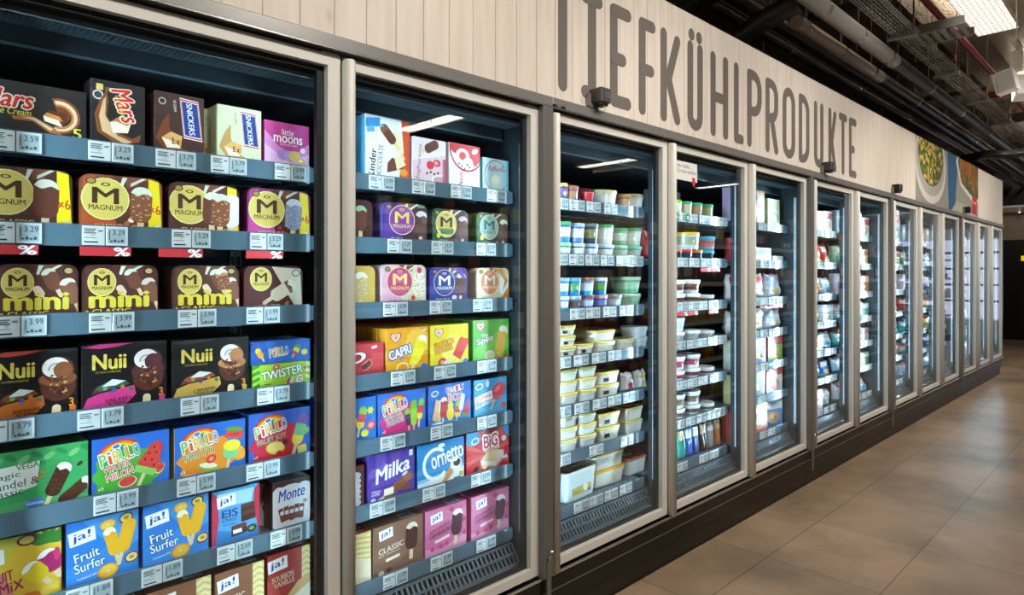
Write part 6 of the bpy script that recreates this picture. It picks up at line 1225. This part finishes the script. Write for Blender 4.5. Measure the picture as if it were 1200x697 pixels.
# the shelving across the aisle, seen only mirrored in the glass
STEEL = mat('dark_shelving_steel', '#26231f', .5, .2, noise=.1)
RAILW = mat('white_price_rail', '#c9c5bd', .4, noise=.05)
o = empty('gondola_shelving', (1.9, -1.42, 0)); tag(o, 'dark shelving with white price rails across the aisle, mirrored in the glass', 'shelving')
LG = 13.2
b = MB(); b.box(0, LG, -.95, -.9, 0, 1.85, STEEL); b.box(0, LG, -.9, 0, 0, .12, STEEL)
for k in range(12): b.box(k * 1.2, k * 1.2 + .03, -.92, -.86, 0, 1.85, STEEL)
b.build('frame', o)
for k in range(5):
    z = .14 + .36 * k; b = MB(); b.box(0, LG, -.9, -.02, z - .02, z, STEEL); b.build('shelf_board', o); b = MB(); b.box(0, LG, -.02, -.012, z - .03, z + .012, RAILW); b.build('price_rail', o)
b = MB(); rr = random.Random(21)
for k in range(5):
    z = .14 + .36 * k; x = 1.93
    while x < 1.9 + LG - .2:
        w = rr.uniform(.08, .2); h = rr.uniform(.09, .26); c = rr.choice(['#a3352a', '#8f2a22', '#c9a23a', '#3a3a3a', '#2f4a2f', '#6a5a45', '#c97a2a', '#8a8a86', '#37495f', '#d8d0c0', '#5a2f24'])
        n = rr.choice((1, 2, 3))
        for j in range(n):
            b.box(x, x + w * .96, -1.42 - .85, -1.42 - .05, z + .0005, z + h, CARD, c, ch=.004); b.box(x + w * .15, x + w * .8, -1.42 - .0495, -1.42 - .049, z + h * .3, z + h * .75, CARD, rr.choice(['#e6e0d0', '#d8c23a', '#c23a2a', '#f0f0ea'])); x += w
        x += rr.uniform(.005, .12)
        if rr.random() < .12: x += .3
tag(b.build('shelf_goods'), 'rows of mixed groceries on the shelving across the aisle', 'groceries', None, 'stuff')
# ------------------------------------------------------------------ light
def area(loc, rot, sx_, sy_, e, c, name='added_uplight'):
    l = bpy.data.lights.new(name, 'AREA'); l.shape = 'RECTANGLE'; l.size = sx_; l.size_y = sy_; l.energy = e; l.color = c; o = bpy.data.objects.new(name, l); COL.objects.link(o); o.location = loc; o.rotation_euler = rot; return o
def spotl(loc, tgt, e, ang, c=(1, .95, .88)):
    l = bpy.data.lights.new('spot_light', 'SPOT'); l.energy = e; l.spot_size = math.radians(ang); l.spot_blend = .8; l.color = c; l.shadow_soft_size = .16; o = bpy.data.objects.new('spot_light', l); COL.objects.link(o); o.location = loc
    o.rotation_euler = (Vector(tgt) - Vector(loc)).to_track_quat('-Z', 'Y').to_euler()
WARM = (1, .93, .83)
for x in (-1.2, .2, 1.5, 2.8, 4.1, 5.5, 6.9, 8.3, 9.7, 11.2): spotl((x, -1.9, 2.55 if x == 5.5 else 3.1), (x + .3, 0.0, 1.55), 112, 82)
for x in (2.2, 4.4, 6.6, 8.8, 11, 13.2): spotl((x, -1.2, 3.2), (x, -.9, 0), 66, 110)
for x in (3, 5, 7.2, 9.5, 12): spotl((x, -.5, 3.2), (x, -1.42, .9), 60, 80)  # unseen spots added to brighten the shelving mirrored in the doors
for y in (-2.5, .2): spotl((14.2, y, 3.3), (16, y + .4, 2.2), 60, 90)  # unseen spots added to lift the end wall
for x in (.9, 5.33, 8.9, 12.6): area((x + .6, -.54 if x == 5.33 else -.66, 3.37), (PI, 0, 0), 1.1, .2, 42, (1, .88, .74))  # uplights added above the lamp housings to brighten the ceiling
spotl((5.75, -.7, 2.66), (6.2, -2.5, 0), 20, 80)
for mods in MODULES:                                    # the cabinets' own lamps, each with an added fill lamp
    for n in mods:
        for sg, xm in ((1, G(n) - .0335 + .034), (-1, G(n) + .7465 - .034)):
            l = area((xm, .073, 1.08), (PI / 2, 0, -sg * 1.33), .012, 1.45, 5.5, (.54, .85, 1.0), 'cabinet_led_and_fill'); l.data.spread = math.radians(58)
            area((xm - sg * .012, .1, 1.08), (PI / 2, 0, -sg * .25), .008, 1.45, .32, (.54, .85, 1.0), 'cabinet_led_and_fill')  # weak fill lamp added for goods close to the mullion
W = bpy.data.worlds.new('world'); SC.world = W; W.use_nodes = True; W.node_tree.nodes['Background'].inputs[0].default_value = (1, .92, .82, 1); W.node_tree.nodes['Background'].inputs[1].default_value = .6
SC.view_settings.view_transform = 'Standard'; SC.view_settings.look = 'None'; SC.view_settings.gamma = 1; SC.view_settings.exposure = 0.0; SC.view_settings.use_curve_mapping = False
SC.cycles.sample_clamp_indirect = 6; SC.cycles.transparent_max_bounces = 24; SC.cycles.max_bounces = 8; SC.cycles.caustics_reflective = False; SC.cycles.caustics_refractive = False
SC.cycles.use_denoising = True
for _l, _g in LABELS.items():
    if len(_g) > 1 and (len(set(_g)) > 1 or _g[0] is None): print('SHARED LABEL', _l, _g)
for _o in bpy.data.objects:
    if 'h' in _o: del _o['h']
